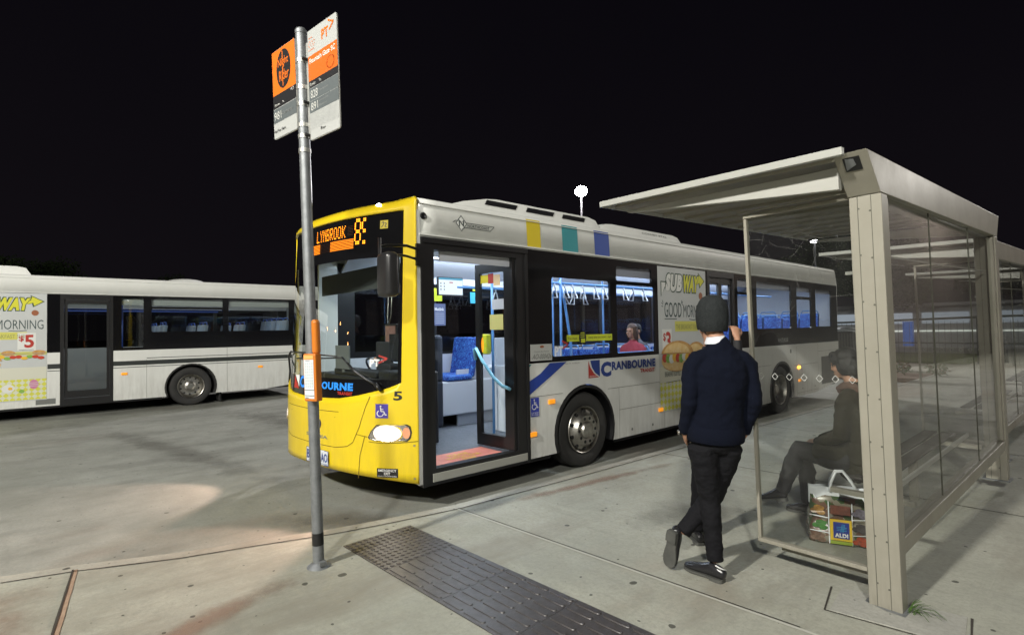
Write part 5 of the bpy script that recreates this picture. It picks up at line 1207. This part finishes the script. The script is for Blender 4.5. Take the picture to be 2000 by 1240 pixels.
def hand(mb, wrist, d, nrm, curl=.5, s=1.0, thumb=1):
    """d: direction of the fingers, nrm: back of the hand"""
    d = Vector(d).normalized(); nrm = Vector(nrm); nrm = (nrm-d*nrm.dot(d)).normalized(); sd = d.cross(nrm)*thumb
    w0 = Vector(wrist); palm = .085*s
    etube(mb, [(w0, .024*s, .018*s), (w0+d*.03*s, .034*s, .018*s), (w0+d*palm*.95, .041*s, .0145*s)], sd, 12, dome=.4)
    for i, (off, ln, r) in enumerate(((-.031, .066, .0078), (-.0105, .078, .0085), (.0105, .083, .0087), (.031, .075, .0083))):
        p = w0+d*palm*.9+sd*off*s; dr = d.copy(); pts = [p]; rr = [r*s]
        for k, q in enumerate((.42, .33, .25)):
            a = curl*(.7+.25*k+.06*i); dr = (dr*math.cos(a)-nrm*math.sin(a)).normalized(); nn = nrm
            pts.append(pts[-1]+dr*ln*q*s); rr.append(r*s*(1-.1*(k+1)))
            ax_ = d.cross(nrm); nrm_l = nrm
            dd = dr
            # continue bending about the knuckle axis
            rot = Matrix.Rotation(0, 3, ax_)
            d_next = dd; dr = d_next
            nrm = (nrm*math.cos(a)+d*math.sin(a)*.0+nrm*0).normalized()
        mb.tube(pts, rr, 8); mb.ell(tuple(pts[-1]), rr[-1], rr[-1], rr[-1], n=8, k=5)
    t0 = w0+d*.022*s+sd*.028*s; t1 = t0+(d*.6+sd*.75).normalized()*.035*s-nrm*.008*s; t2 = t1+(d*.9+sd*.15-nrm*.3).normalized()*.035*s
    mb.tube([t0, t1, t2], [.014*s, .011*s, .0085*s], 8); mb.ell(tuple(t2), .0085*s, .0085*s, .0085*s, n=8, k=5)
def head(mb, c, yaw=0, pitch=0, s=1.0):
    M = Matrix.Translation(c) @ Matrix.Rotation(yaw, 4, 'Z') @ Matrix.Rotation(pitch, 4, 'X')   # faces +y
    e = lambda x, y, z, a, b, c_: mb.ell((x*s, y*s, z*s), a*s, b*s, c_*s, M, 18, 12)
    e(0, -.012, .03, .074, .093, .088); e(0, .02, -.035, .058, .068, .075); e(0, .055, -.085, .03, .028, .022)
    e(0, .088, -.012, .012, .016, .024); e(0, .097, -.026, .013, .013, .010); e(0, .078, .02, .05, .016, .012)
    e(0, .083, -.058, .024, .012, .006); e(0, .08, -.069, .02, .012, .007)
    for q in (-1, 1): e(q*.075, -.008, -.01, .008, .018, .03); e(q*.035, .068, -.03, .02, .018, .02)
    return M
def shoe(mb, heel, toe, upv, s=1.0, w_=.045):
    h = Vector(heel); t = Vector(toe); d = t-h; L_ = d.length; d.normalize(); u = Vector(upv); u = (u-d*u.dot(d)).normalized(); sd = d.cross(u)
    prof = [(.0, .030, .034), (.12, .034, .042), (.3, .035, .045), (.5, .038, .034), (.7, .046, .026), (.86, .043, .021), (.96, .030, .017)]
    etube(mb, [(h+d*L_*q+u*(hh+.012), a*s, hh*s) for q, a, hh in prof], sd, 16, dome=.5)
def sole(mb, heel, toe, upv, s=1.0):
    h = Vector(heel); t = Vector(toe); d = t-h; L_ = d.length; d.normalize(); u = Vector(upv); u = (u-d*u.dot(d)).normalized(); sd = d.cross(u)
    out = [(.0, .022), (.03, .033), (.15, .038), (.3, .036), (.45, .036), (.6, .044), (.75, .049), (.88, .044), (.97, .03), (1.0, .015)]
    P = [(L_*q, a*s) for q, a in out]+[(L_*q, -a*s) for q, a in reversed(out)]
    mb.plate([P], lambda a, b, dd: tuple(h+d*a+sd*b+u*(.004+dd)), .012)
    Q = [(L_*q, a*s) for q, a in out if q < .32]+[(L_*q, -a*s) for q, a in reversed(out) if q < .32]
    mb.plate([Q], lambda a, b, dd: tuple(h+d*a+sd*b+u*(-.014+dd)), .018)
SKIN = mat('skin', (.42, .23, .15), .55, var=(.36, .19, .12), vscale=20)
def figure(loc, rz, label, J, top, pants, hairm, hair='short', vox=.01, shoes=None, fat=1.0, cat='person', handk=None, amp=.008, group=None):
    R_ = tag(None, None) if False else None
    V = Vector; j = {k: V(v) for k, v in J.items() if isinstance(v, (tuple, Vector))}
    b = MB()
    M = head(b, j['head'], J.get('yaw', 0), J.get('pitch', 0), J.get('hs', 1.0))
    b.tube([j['neck']-V((0, 0, .05)), j['neck'], j['head']+V((0, -.01, -.06))], [.06, .054, .05], 14)
    sx = (j['shR']-j['shL']).normalized()
    def torso(mb, g, hem=None):
        c1 = (j['shL']+j['shR'])/2; pv = j['pelvis']; w_ = (j['shR']-j['shL']).length/2
        mid = c1.lerp(pv, .5)+V((0, J.get('slump', 0), 0))
        fat = J.get('tf', 1.0); etube(mb, [(pv, .150*fat+g, .105*fat+g), (pv.lerp(mid, .5), .142*fat+g, .10*fat+g), (mid, .145*fat+g, .102*fat+g), (mid.lerp(c1, .6), .168*fat+g, .112*fat+g), (c1+V((0, 0, -.04)), w_*.98+g, .10*fat+g), (c1+V((0, 0, .045)), w_*.66+g, .072+g), (j['neck'], .058+g*.6, .056+g*.6)], sx, 26)
    torso(b, -.02)
    for s in 'LR':
        etube(b, [(j['sh'+s].lerp(j['neck'], .15)-V((0, 0, .02)), .036, .036), (j['el'+s], .036, .036), (j['wr'+s], .024, .021)], (1, 0, .1), 12)
        etube(b, [(j['hip'+s], .07, .07), (j['kn'+s], .05, .05), (j['an'+s], .035, .035)], (1, 0, 0.05), 12)
        hk = (handk or {}).get(s, dict(d=(0, .3, -1), n=(1 if s == 'R' else -1, 0, 0), c=.4))
        hand(b, j['wr'+s], hk['d'], hk['n'], hk['c'], 1.0, hk.get('t', 1))
    body = remesh(b, 'person', SKIN, None, min(vox, .0055), 2)
    body.location = loc; body.rotation_euler = (0, 0, rz); tag(body, label, cat, group)
    # garment top
    g = MB(); torso(g, .012)
    for s in 'LR':
        A, E_, W_ = j['sh'+s], j['el'+s], j['wr'+s]
        C_ = (j['shL']+j['shR'])/2+V((0, 0, .02)); etube(g, [(A.lerp(C_, .5)+V((0, 0, .012)), .058*fat, .058*fat), (A.lerp(C_, .14)+V((0, 0, .0)), .060*fat, .062*fat), (A.lerp(E_, .12)+(A-C_).normalized()*.006, .063*fat, .064*fat), (A.lerp(E_, .5), .058*fat, .06*fat), (E_, .052*fat, .053*fat), (E_.lerp(W_, .5), .046*fat, .045*fat), (W_-(W_-E_).normalized()*.01, .037, .036)], (1, .0, .15), 16, dome=.3)
    tp = remesh(g, J.get('topname', 'jumper'), top, body, vox, 6, folds(amp, 8, (1.3, 1, 1.2), .45))
    # trousers
    g = MB(); pv = j['pelvis']
    etube(g, [(pv+V((0, 0, .05)), .150*fat, .108*fat), (pv, .158*fat, .115*fat), (pv-V((0, 0, .07)), .15*fat, .11*fat)], sx, 22)
    for s in 'LR':
        H, K_, A = j['hip'+s], j['kn'+s], j['an'+s]
        etube(g, [(H, .092*fat, .098*fat), (H.lerp(K_, .35), .086*fat, .092*fat), (K_, .065*fat, .068*fat), (K_.lerp(A, .35), .062*fat, .066*fat), (K_.lerp(A, .75), .054, .058), (A, .053, .056)], (1, 0, .05), 18, dome=.25)
    tr = remesh(g, 'trousers', pants, body, vox, 4, folds(amp*.8, 14, (1, 1, 1.6)))
    if shoes:
        m_ = MB(); n_ = MB()
        for h, t, u in shoes: shoe(m_, h, t, u); sole(n_, h, t, u)
        sh_ = remesh(m_, 'shoes', mat('black shoe leather', (.016, .016, .018), .25), body, .006, 2); n_.build('shoe_sole', mat('shoe sole', (.05, .052, .048), .7, var=(.08, .08, .072), vscale=16), sh_)
    if hair != 'none':
        g = MB(); e = lambda x, y, z, a, b_, c_: g.ell((x, y, z), a, b_, c_, M, 20, 12)
        e(0, -.022, .05, .083, .098, .086); e(0, -.05, .0, .078, .07, .07)
        if hair == 'bob': e(0, -.06, -.05, .078, .06, .085); e(-.062, -.015, -.02, .03, .062, .075); e(.062, -.015, -.02, .03, .062, .075); e(0, .05, .08, .066, .045, .035); e(-.058, .04, .04, .022, .035, .04); e(.058, .04, .04, .022, .035, .04)
        if hair == 'long': e(0, -.07, -.12, .08, .045, .17); e(-.065, -.01, -.03, .024, .05, .11); e(.065, -.01, -.03, .024, .05, .11)
        remesh(g, 'hair', hairm, body, .007, 2, folds(.006, 30, (1, 1, .5)))
    # eyes
    if J.get('eyes', True):
        g = MB()
        for q in (-1, 1): g.ell((q*.03, .079, .005), .010, .006, .006, M, 8, 6)
        g.build('eye', mat('eye dark', (.02, .015, .012), .3), body, smooth=True, fix=False)
    return body, M, j
knit = mat('navy knit', (.003, .0045, .0115), .95, spec=.15, bump=.6, bscale=160)
blk_tr = mat('charcoal trousers', (.0055, .0055, .0072), .85, spec=.2, bump=.3, bscale=120)
hairb = mat('dark hair', (.006, .005, .0045), .6, bump=.5, bscale=90); hairbr = mat('brown hair', (.07, .035, .02), .5, bump=.5, bscale=90)
# standing man, seen from behind
J = dict(head=(.035, .03, 1.70), neck=(.05, -.01, 1.54), shL=(-.105, -.01, 1.412), shR=(.240, -.01, 1.405), elL=(-.150, -.04, 1.14), elR=(.270, -.04, 1.14), wrL=(-.155, .04, .93), wrR=(.235, .04, .92),
         pelvis=(.03, 0, .93), hipL=(-.06, 0, .86), hipR=(.115, 0, .86), knL=(-.005, .03, .52), anL=(.008, .0, .13), knR=(.055, .13, .50), anR=(-.155, .12, .27), eyes=True, tf=1.10)
man, MM, mj = figure((2.81, .51, .15), math.radians(48.6), 'man in navy jumper and dark beanie standing with crossed legs, back to the camera', J, knit, blk_tr, hairb, 'none', .007,
                     [((.045, -.045, .006), (-.13, .175, .006), (0, 0, 1)), ((-.235, .09, .285), (-.255, .15, .02), (.75, .62, .0))], handk={'L': dict(d=(.3, .75, -.6), n=(-1, 0, 0), c=.25), 'R': dict(d=(-.3, .75, -.6), n=(1, 0, 0), c=.25, t=-1)}, amp=.010, fat=1.0)
# ribbed hem and cuffs, white collar, beanie, watch
m_ = MB(); cn_ = Vector((.03, 0, .885)); vs = []; n = 64
for k, (z, g) in enumerate(((.99, .010), (.97, .018), (.93, .020), (.895, .016), (.885, .010), (.888, -.004))):
    for i in range(n):
        a = 2*pi*i/n; rb = .0022*math.cos(i*pi); vs.append((.032+(.163+g+rb)*math.cos(a), (.119+g+rb)*math.sin(a), z+.006*math.sin(a*2+1)))
m_.add(vs, [(k*n+i, k*n+(i+1) % n, (k+1)*n+(i+1) % n, (k+1)*n+i) for k in range(5) for i in range(n)]); m_.build('hem', knit, man, smooth=True)
m_ = MB(); vs = []; n = 40
for k, (r, z) in enumerate(((.050, 1.556), (.053, 1.566), (.058, 1.556), (.066, 1.533), (.068, 1.52))):
    for i in range(n): a = 2*pi*i/n; vs.append((.045+r*math.cos(a)*1.03, -.004+r*math.sin(a), z+.0-(.03 if math.sin(a) > .7 else 0)+.006*math.cos(a)))
m_.add(vs, [(k*n+i, k*n+(i+1) % n, (k+1)*n+(i+1) % n, (k+1)*n+i) for k in range(4) for i in range(n)]); o = m_.build('shirt_collar', mat('white shirt', (.62, .64, .68), .7), man, smooth=True)
bn = mat('beanie knit', (.016, .019, .02), .95, spec=.2, var=(.026, .029, .03), vscale=40, bump=.8, bscale=140)
m_ = MB(); vs = []; n = 72; hc = Vector((.035, .025, 0)); prof_ = [(.086, 1.607), (.091, 1.612), (.096, 1.65), (.099, 1.69), (.098, 1.73), (.091, 1.765), (.077, 1.795), (.06, 1.818), (.033, 1.832), (.008, 1.836)]
for k, (r, z) in enumerate(prof_):
    for i in range(n):
        a = 2*pi*i/n; rr = r*(1+.012*math.cos(i*pi))+.004*noise.noise(Vector((math.cos(a)*3, math.sin(a)*3, z*9))); vs.append((hc.x+rr*math.cos(a), hc.y+rr*1.13*math.sin(a), z-.012*(math.sin(a) < -.2)*(k < 2)))
m_.add(vs, [(k*n+i, k*n+(i+1) % n, (k+1)*n+(i+1) % n, (k+1)*n+i) for k in range(len(prof_)-1) for i in range(n)]+[tuple((len(prof_)-1)*n+i for i in range(n))]); m_.build('beanie', bn, man, smooth=True)
m_ = MB(); T_ = Matrix.Translation(mj['wrL']+Vector((-.005, .0, .01))) @ Matrix.Rotation(-.35, 4, 'X'); m_.lathe([(.031, -.012), (.034, -.01), (.034, .01), (.031, .012)], T_, 20); m_.ell((-.036, 0, 0), .008, .017, .017, T_, 12, 6, 1); m_.build('watch', [BLK, CHROME], man, smooth=True, fix=False)
m_ = MB(); m_.tube([Vector(FRm) for FRm in ((.055, -.06, .088), (.02, -.062, .10), (-.01, -.05, .115))], .005, 6); m_.build('sock', mat('white sock', (.6, .6, .6), .8), man, smooth=True, fix=False)
# second man mostly hidden in front of him, hand raised to his ear
J = dict(head=(.045, .02, 1.62), neck=(.04, 0, 1.48), shL=(-.07, 0, 1.38), shR=(.17, 0, 1.38), elL=(-.10, -.02, 1.1), elR=(.265, .06, 1.24), wrL=(-.06, .08, .9), wrR=(.255, .03, 1.535), pelvis=(.03, 0, .9), hipL=(-.03, 0, .84), hipR=(.06, 0, .84), knL=(-.07, .02, .48), anL=(-.09, 0, .1), knR=(-.02, .02, .48), anR=(-.05, .12, .1), topname='coat')
figure((2.81-.75*.6+.661*.195, .51+.66*.6+.75*.195, .15), math.radians(48.6), 'person almost hidden beyond the man in the beanie, one raised fist showing', J, mat('dark coat', (.015, .015, .017), .8), blk_tr, hairb, 'short', .013,
       [((-.09, -.06, .006), (-.10, .2, .006), (0, 0, 1)), ((-.05, .06, .006), (-.04, .32, .006), (0, 0, 1))], handk={'R': dict(d=(-.1, .25, 1), n=(.3, -1, 0), c=1.0)}, fat=.86)
# seated woman in the shelter, facing the road
coat = mat('olive coat', (.024, .022, .013), .9, spec=.2, bump=.3, bscale=70)
J = dict(head=(.0, .10, 1.31), neck=(0, .04, 1.16), shL=(-.17, .045, 1.045), shR=(.17, .045, 1.045), elL=(-.21, .08, .76), elR=(.21, .10, .76), wrL=(-.07, .30, .665), wrR=(.06, .32, .665), pelvis=(0, -.02, .56), slump=-.05, tf=1.22,
         hipL=(-.09, .03, .55), hipR=(.09, .03, .55), knL=(-.06, .45, .585), anL=(-.03, .60, .20), knR=(.08, .44, .53), anR=(.10, .44, .11), pitch=-.22, topname='coat')
wm, _, _ = figure((3.2, 2.12, .15), math.radians(90), 'woman in olive coat seated on the bench inside the near shelter, in profile', J, coat, mat('black leggings', (.012, .012, .013), .8), hairb, 'bob', .010,
       [((-.03, .56, .13), (-.03, .79, .075), (0, .3, 1)), ((.10, .38, .006), (.10, .62, .006), (0, 0, 1))], handk={'L': dict(d=(.7, .6, -.1), n=(0, .2, 1), c=.4), 'R': dict(d=(-.7, .5, -.1), n=(0, .2, 1), c=.4)}, fat=1.1)
m_ = MB(); etube(m_, [(Vector((0, -.01, .48)), .19, .16), (Vector((0, .02, .56)), .185, .165), (Vector((0, .03, .68)), .17, .14), (Vector((0, .0, .8)), .16, .125)], (1, 0, 0), 26)
etube(m_, [(Vector((-.09, .08, .6)), .1, .09), (Vector((-.08, .28, .60)), .095, .085)], (1, 0, 0), 18); etube(m_, [(Vector((.09, .08, .58)), .1, .09), (Vector((.09, .26, .57)), .095, .085)], (1, 0, 0), 18)
remesh(m_, 'coat_skirt', coat, wm, .011, 5, folds(.009, 10))
m_ = MB(); m_.tube([Vector((.085*math.cos(a*pi/8), .045+.085*math.sin(a*pi/8), 1.125+.02*math.sin(a))) for a in range(16)], .033, 10, closed=True); remesh(m_, 'scarf', mat('scarf brown', (.09, .05, .035), .9), wm, .009, 3, folds(.008, 20))
# driver and passengers
def seated(loc, rz, label, top, hairm, hair, arms=None, s=1):
    J = dict(head=(.0, .04, 1.30), neck=(0, 0, 1.15), shL=(-.18, 0, 1.04), shR=(.18, 0, 1.04), elL=(-.24, .06, .78), elR=(.24, .06, .78), wrL=(-.15, .30, .74), wrR=(.15, .30, .74), pelvis=(0, -.03, .56), hipL=(-.09, .0, .55), hipR=(.09, 0, .55), knL=(-.11, .44, .55), anL=(-.11, .44, .12), knR=(.11, .44, .55), anR=(.11, .44, .12), topname='jacket')
    J.update(arms or {})
    return figure(loc, rz, label, J, top, blk_tr, hairm, hair, .014, None, .95, handk={'L': dict(d=(0, 1, -.1), n=(0, 0, 1), c=.5), 'R': dict(d=(0, 1, -.1), n=(0, 0, 1), c=.5)})
seated((-1.62, .98, .62), pi, 'bus driver in dark jacket at the wheel, seen through the windscreen', mat('driver jacket', (.02, .022, .03), .85), mat('grey hair', (.3, .29, .27), .6), 'short', dict(wrL=(-.2, .38, .82), wrR=(.2, .38, .82)))
m_ = MB(); m_.box(-1.87, -1.37, .88, 1.28, .5, 1.12); m_.box(-1.87, -1.37, 1.18, 1.28, 1.1, 1.72); m_.build('seat', mat('driver seat', (.03, .035, .05), .8), B, bevel=.04)
seated((-.76, 4.62, .42), pi, 'passenger with long brown hair in a red top, by the lit bus window', mat('red top', (.30, .03, .05), .8), hairbr, 'long')
seated((-1.2, 5.35, .42), pi, 'passenger in grey top further inside the lit bus, behind the long-haired one', mat('grey top', (.12, .12, .14), .8), hairb, 'short')
# ============================================================ background
def lamp_post(loc, h, label, power, col=(1, .97, 1.0), heads=1, glow=60, rad=.16, group='floodlight masts round the station', sz=.5):
    T = thing('floodlight_mast', label, 'street lamp', loc, 0, group)
    ar = MB(); ar.tube([(0, 0, h-.1), (0, -.5 if loc[1] > 0 else .5, h-.02)], .04, 8); ar.build('arm', mat('mast paint', (.06, .06, .06), .6), T, smooth=True)
    m_ = MB(); m_.tube([(0, 0, 0), (0, 0, h*.5), (0, 0, h)], [.1, .08, .05], 12); m_.build('pole', mat('mast paint', (.06, .06, .06), .6), T, smooth=True)
    m_ = MB(); m_.box(-.3, .3, -.2, .2, h-.02, h+.14); hd = m_.build('lamp_head', GALV, T, bevel=.03)
    m_ = MB(); m_.ell((0, 0, h-.04), rad*1.15, rad, rad*.9, n=20, k=12); m_.build('lamp_glow', emis('lamp glow %d' % glow, (1, .93, 1), glow), hd, smooth=True)
    if power:
        ld = bpy.data.lights.new('flood', 'SPOT' if loc[0] < -10 else 'POINT'); ld.energy = power; ld.color = col; ld.shadow_soft_size = sz
        o = bpy.data.objects.new('flood_light', ld); COL.objects.link(o); o.location = (0, -.75 if loc[1] > 0 else .75, h-.2-rad); o.parent = T
        if ld.type == 'SPOT': ld.spot_size = math.radians(118); ld.spot_blend = .3; o.location = (.5, -.65, h-.3); o.rotation_euler = Vector((16.5, -21, -8)).to_track_quat('-Z', 'Y').to_euler()
    return T
lamp_post((-16.95, 22, 0), 10.15, 'bright floodlight mast rising behind the roof of the yellow-fronted bus', 20000, glow=150, rad=.34)
lamp_post((2.6, -15, .15), 11.4, 'floodlight mast behind the camera', 14200, (1, .965, .88), glow=20, sz=.35)
lamp_post((10.5, -12, .15), 9.5, 'floodlight mast behind the camera, to the right', 6800, (1, .98, .91), glow=20, sz=.4)
lamp_post((7.0, 27, .15), 9, 'added floodlight mast out of view, fill light beyond the shelters on the right', 2600, (1, .95, .88), glow=20)  # added lamp, unseen: fills the station side and lights the brown wall
T = thing('street_lamp', 'small distant lamp seen through the shelter side pane', 'street lamp', (-5.0, 25, 0))
m_ = MB(); m_.tube([(0, 0, 0), (0, 0, 5.7)], .045, 8); m_.build('pole', mat('rail dark', (.025, .03, .03), .6), T, smooth=True)
m_ = MB(); m_.ell((0, 0, 5.75), .19, .12, .07); m_.build('lamp_glow', emis('lamp glow small', (1, .95, 1), 12), T, smooth=True)
# low fence with rail along the far side of the yard
F_ = thing('railing', 'dark pipe railing along the grass strip, seen through the shelter glass', 'fence', (-9, 25.5, 0))
m_ = MB(); m_.tube([(0, 0, 1.85), (5, -.1, 1.86), (10.5, -.6, 2.0), (16, -1, 2.05)], .045, 6); m_.tube([(0, 0, .95), (5, -.1, .95), (16, -1, .95)], .03, 6); m_.build('rail', mat('rail dark', (.025, .03, .03), .6), F_, smooth=True)
for k in range(12): m_ = MB(); y = -k*.065; m_.tube([(k*1.4, y, 0), (k*1.4, y, 1.9+.01*k)], .035, 6); m_.build('fence_post', MATS['rail dark'], F_, smooth=True)
m_ = MB()
for k in range(70): m_.tube([(k*.2, -k*.2*.0625, .1), (k*.2, -k*.2*.0625, 1.85)], .008, 4)
m_.build('mesh_bars', MATS['rail dark'], F_, fix=False)
m_ = MB(); m_.plate([[(-26, 27), (14, 25.6), (14, 34), (-26, 36)]], lambda a, b, d: (a, b, .12-d), .1)
gmat = mat('grass strip', (.05, .085, .015), .9, var=(.09, .11, .03), vscale=3, bump=1, bscale=20); o = m_.build('grass_strip', gmat); tag(o, kind='structure')
# station platform building with lit band
Sb = thing('station_building', 'low pale station building with lit glazing, far behind the shelter glass', 'building', (-22, 46, 0))
m_ = MB(); m_.box(0, 30, 0, 8, 0, 3.0); m_.build('wall', mat('station wall', (.35, .36, .38), .7, var=(.22, .23, .26), vscale=.8), Sb)
m_ = MB(); m_.box(-.6, 30.6, -1.2, 8, 3.0, 3.2); m_.build('roof', mat('station roof', (.2, .2, .22), .6), Sb)
for k in range(9):
    m_ = MB(); m_.box(.6+k*3.25, 3.3+k*3.25, -.06, -.02, 1.75, 2.55); m_.build('window', emis('station light', (.75, .85, 1), .38+.12*math.sin(k*2.1)), Sb)
m_ = MB(); m_.box(0, 30, -.12, -.06, 1.15, 1.26); m_.build('lit_strip', emis('strip light', (.95, 1, .92), .9), Sb)
m_ = MB(); m_.box(14.78, 15.3, -6.3, -5.9, .3, 1.9); o = m_.build('advertising_pillar', mat('pillar blue', (.02, .12, .5), .4, emit=(.02, .16, .7), es=.15)); o.location = (-19.75, 46.2, 0); tag(o, 'blue pillar sign by the railing, seen through the shelter back glass', 'sign')
P_ = [(7, 39.6), (13, 39.4)]
m_ = MB(); m_.box(-12, 16, 20.5, 25, 0, .10); tag(m_.build('median', KERBM), kind='structure')
# garden bed with mulch and small shrubs
m_ = MB(); m_.plate([[(-5.5, 17.2), (1.5, 16.6), (2.2, 18.6), (-5, 19.5)]], lambda a, b, d: (a, b, .14-d), .13); tag(m_.build('garden_bed', mat('mulch', (.07, .035, .02), .9, var=(.12, .07, .04), vscale=12, bump=1, bscale=30)), kind='structure')
def leafblob(mb, c, r, n, ls, rnd, flat=.8):
    for i in range(n):
        v = Vector((rnd.gauss(0, 1), rnd.gauss(0, 1), rnd.gauss(0, 1)*flat)).normalized()*r*rnd.uniform(.55, 1.05)*(1+.35*noise.noise(Vector((i*.01, c[0], c[1]))))
        p = Vector(c)+Vector((v.x, v.y, v.z*flat)); a = Vector((rnd.uniform(-1, 1), rnd.uniform(-1, 1), rnd.uniform(-1, 1))).normalized()*ls; b = a.orthogonal().normalized()*ls*.5
        mb.add([p-a, p+b, p+a, p-b], [(0, 1, 2, 3)], i % 2)
def tree(loc, h, r, label, seed, cat='tree', grp='dark trees round the yard'):
    rnd = random.Random(seed); T = thing('tree', label, cat, loc, 0, grp)
    m_ = MB(); m_.tube([(0, 0, 0), (.1, 0, h*.25), (0, .1, h*.55)], [.16*h/6, .12*h/6, .06*h/6], 8)
    lims = []
    for k in range(6):
        a = rnd.uniform(0, 2*pi); e = (r*.7*math.cos(a), r*.7*math.sin(a), h*rnd.uniform(.55, .9)); lims.append(e); m_.tube([(0.05, .05, h*.35), (e[0]*.5, e[1]*.5, h*.55), e], [.07*h/6, .05*h/6, .02], 6)
    m_.build('trunk', mat('bark', (.06, .045, .035), .9), T, smooth=True)
    c_ = MB()
    for e in lims+[(0, 0, h*.8)]:
        for q in range(3): leafblob(c_, (e[0]+rnd.uniform(-.4, .4)*r*.5, e[1]+rnd.uniform(-.4, .4)*r*.5, e[2]+rnd.uniform(-.1, .1)*h), r*.38, 420, .10*h/6, rnd)
    c_.build('crown', [mat('leaf dark', (.012, .02, .008), .9, spec=.1), mat('leaf mid', (.018, .028, .01), .9, spec=.1)], T, fix=False)
for i, (x, y, h, r, lb) in enumerate(((-38, -3, 6.2, 2.6, 'dark tree just visible above the left bus'), (-42, 3, 6.0, 2.6, 'dark tree behind the left bus, nearer its tail'), (-6.5, 40, 7, 3, 'dark tree behind the shelter side pane'), (-10.5, 41, 8, 3.2, 'dark tree beyond the tail of the yellow-fronted bus'), (-2, 48, 6, 2.5, 'dark tree behind the station building'))):
    tree((x, y, 0), h, r, lb, 20+i)
rnd = random.Random(8)
for i in range(7):
    x = -4.6+i*.9; m_ = MB(); leafblob(m_, (0, 0, .22), .26, 160, .05, rnd); o = m_.build('shrub', [mat('shrub leaf', (.05, .09, .02), .8), mat('shrub leaf dry', (.12, .09, .04), .8)], fix=False); o.location = (x, 18.1-.08*i+rnd.uniform(-.3, .3), .14); tag(o, 'small shrub in the mulch bed beyond the shelters', 'shrub', 'shrubs in the mulch bed')
# third bus tail / dark parked vehicle behind the rear of the main bus
V_ = thing('bin_enclosure', 'dark slatted bin enclosure just behind the tail of the yellow-fronted bus', 'bin', (-1.15, 16.2, 0))
m_ = MB(); m_.box(-.28, .28, -.28, .28, .12, 1.55); m_.build('bin_body', mat('bin dark', (.03, .028, .026), .6), V_, bevel=.02)
m_ = MB(); m_.box(-.31, .31, -.31, .31, 1.56, 1.6); m_.ell((0, 0, 1.62), .27, .27, .10); m_.build('bin_lid', GALV, V_, smooth=False)
m_ = MB()
for k in range(7): m_.box(-.27+.08*k, -.24+.08*k, -.30, -.282, .2, 1.5)
m_.build('bin_slat', mat('slat', (.06, .055, .05), .6), V_)
# retail wall on the far right, outside the picture but mirrored in the shelter glass
W_ = thing('retail_wall', 'plain brown rendered wall of the shopping centre, right of the stop', 'building', (9.5, 4, 0))
m_ = MB(); m_.box(0, .4, 0, 42, .15, 6.5); m_.build('wall', mat('brown render', (.22, .18, .16), .8, var=(.18, .15, .135), vscale=.7), W_)
m_ = MB(); m_.box(-.12, .5, -.1, 42.1, 6.5, 6.75); m_.build('parapet', mat('parapet', (.3, .3, .3), .6), W_)
# warm street lamps far behind the camera, mirrored in the windscreen
for i, (x, y, h) in enumerate(((-30, -38, 6), (-34, -36, 5.2), (-25, -44, 5.5), (-38, -30, 5), (-22, -40, 4.2), (-42, -27, 6.4))):
    T = thing('street_lamp', 'warm street lamp far behind the camera', 'street lamp', (x, y, 0), 0, 'warm street lamps on the road behind')
    m_ = MB(); m_.tube([(0, 0, 0), (0, 0, h)], .06, 8); m_.build('pole', MATS['mast paint'], T); m_ = MB(); m_.ell((0, 0, h), .28, .28, .16); m_.build('lamp_glow', emis('warm lamp', (1, .42, .12), 40), T, smooth=True)
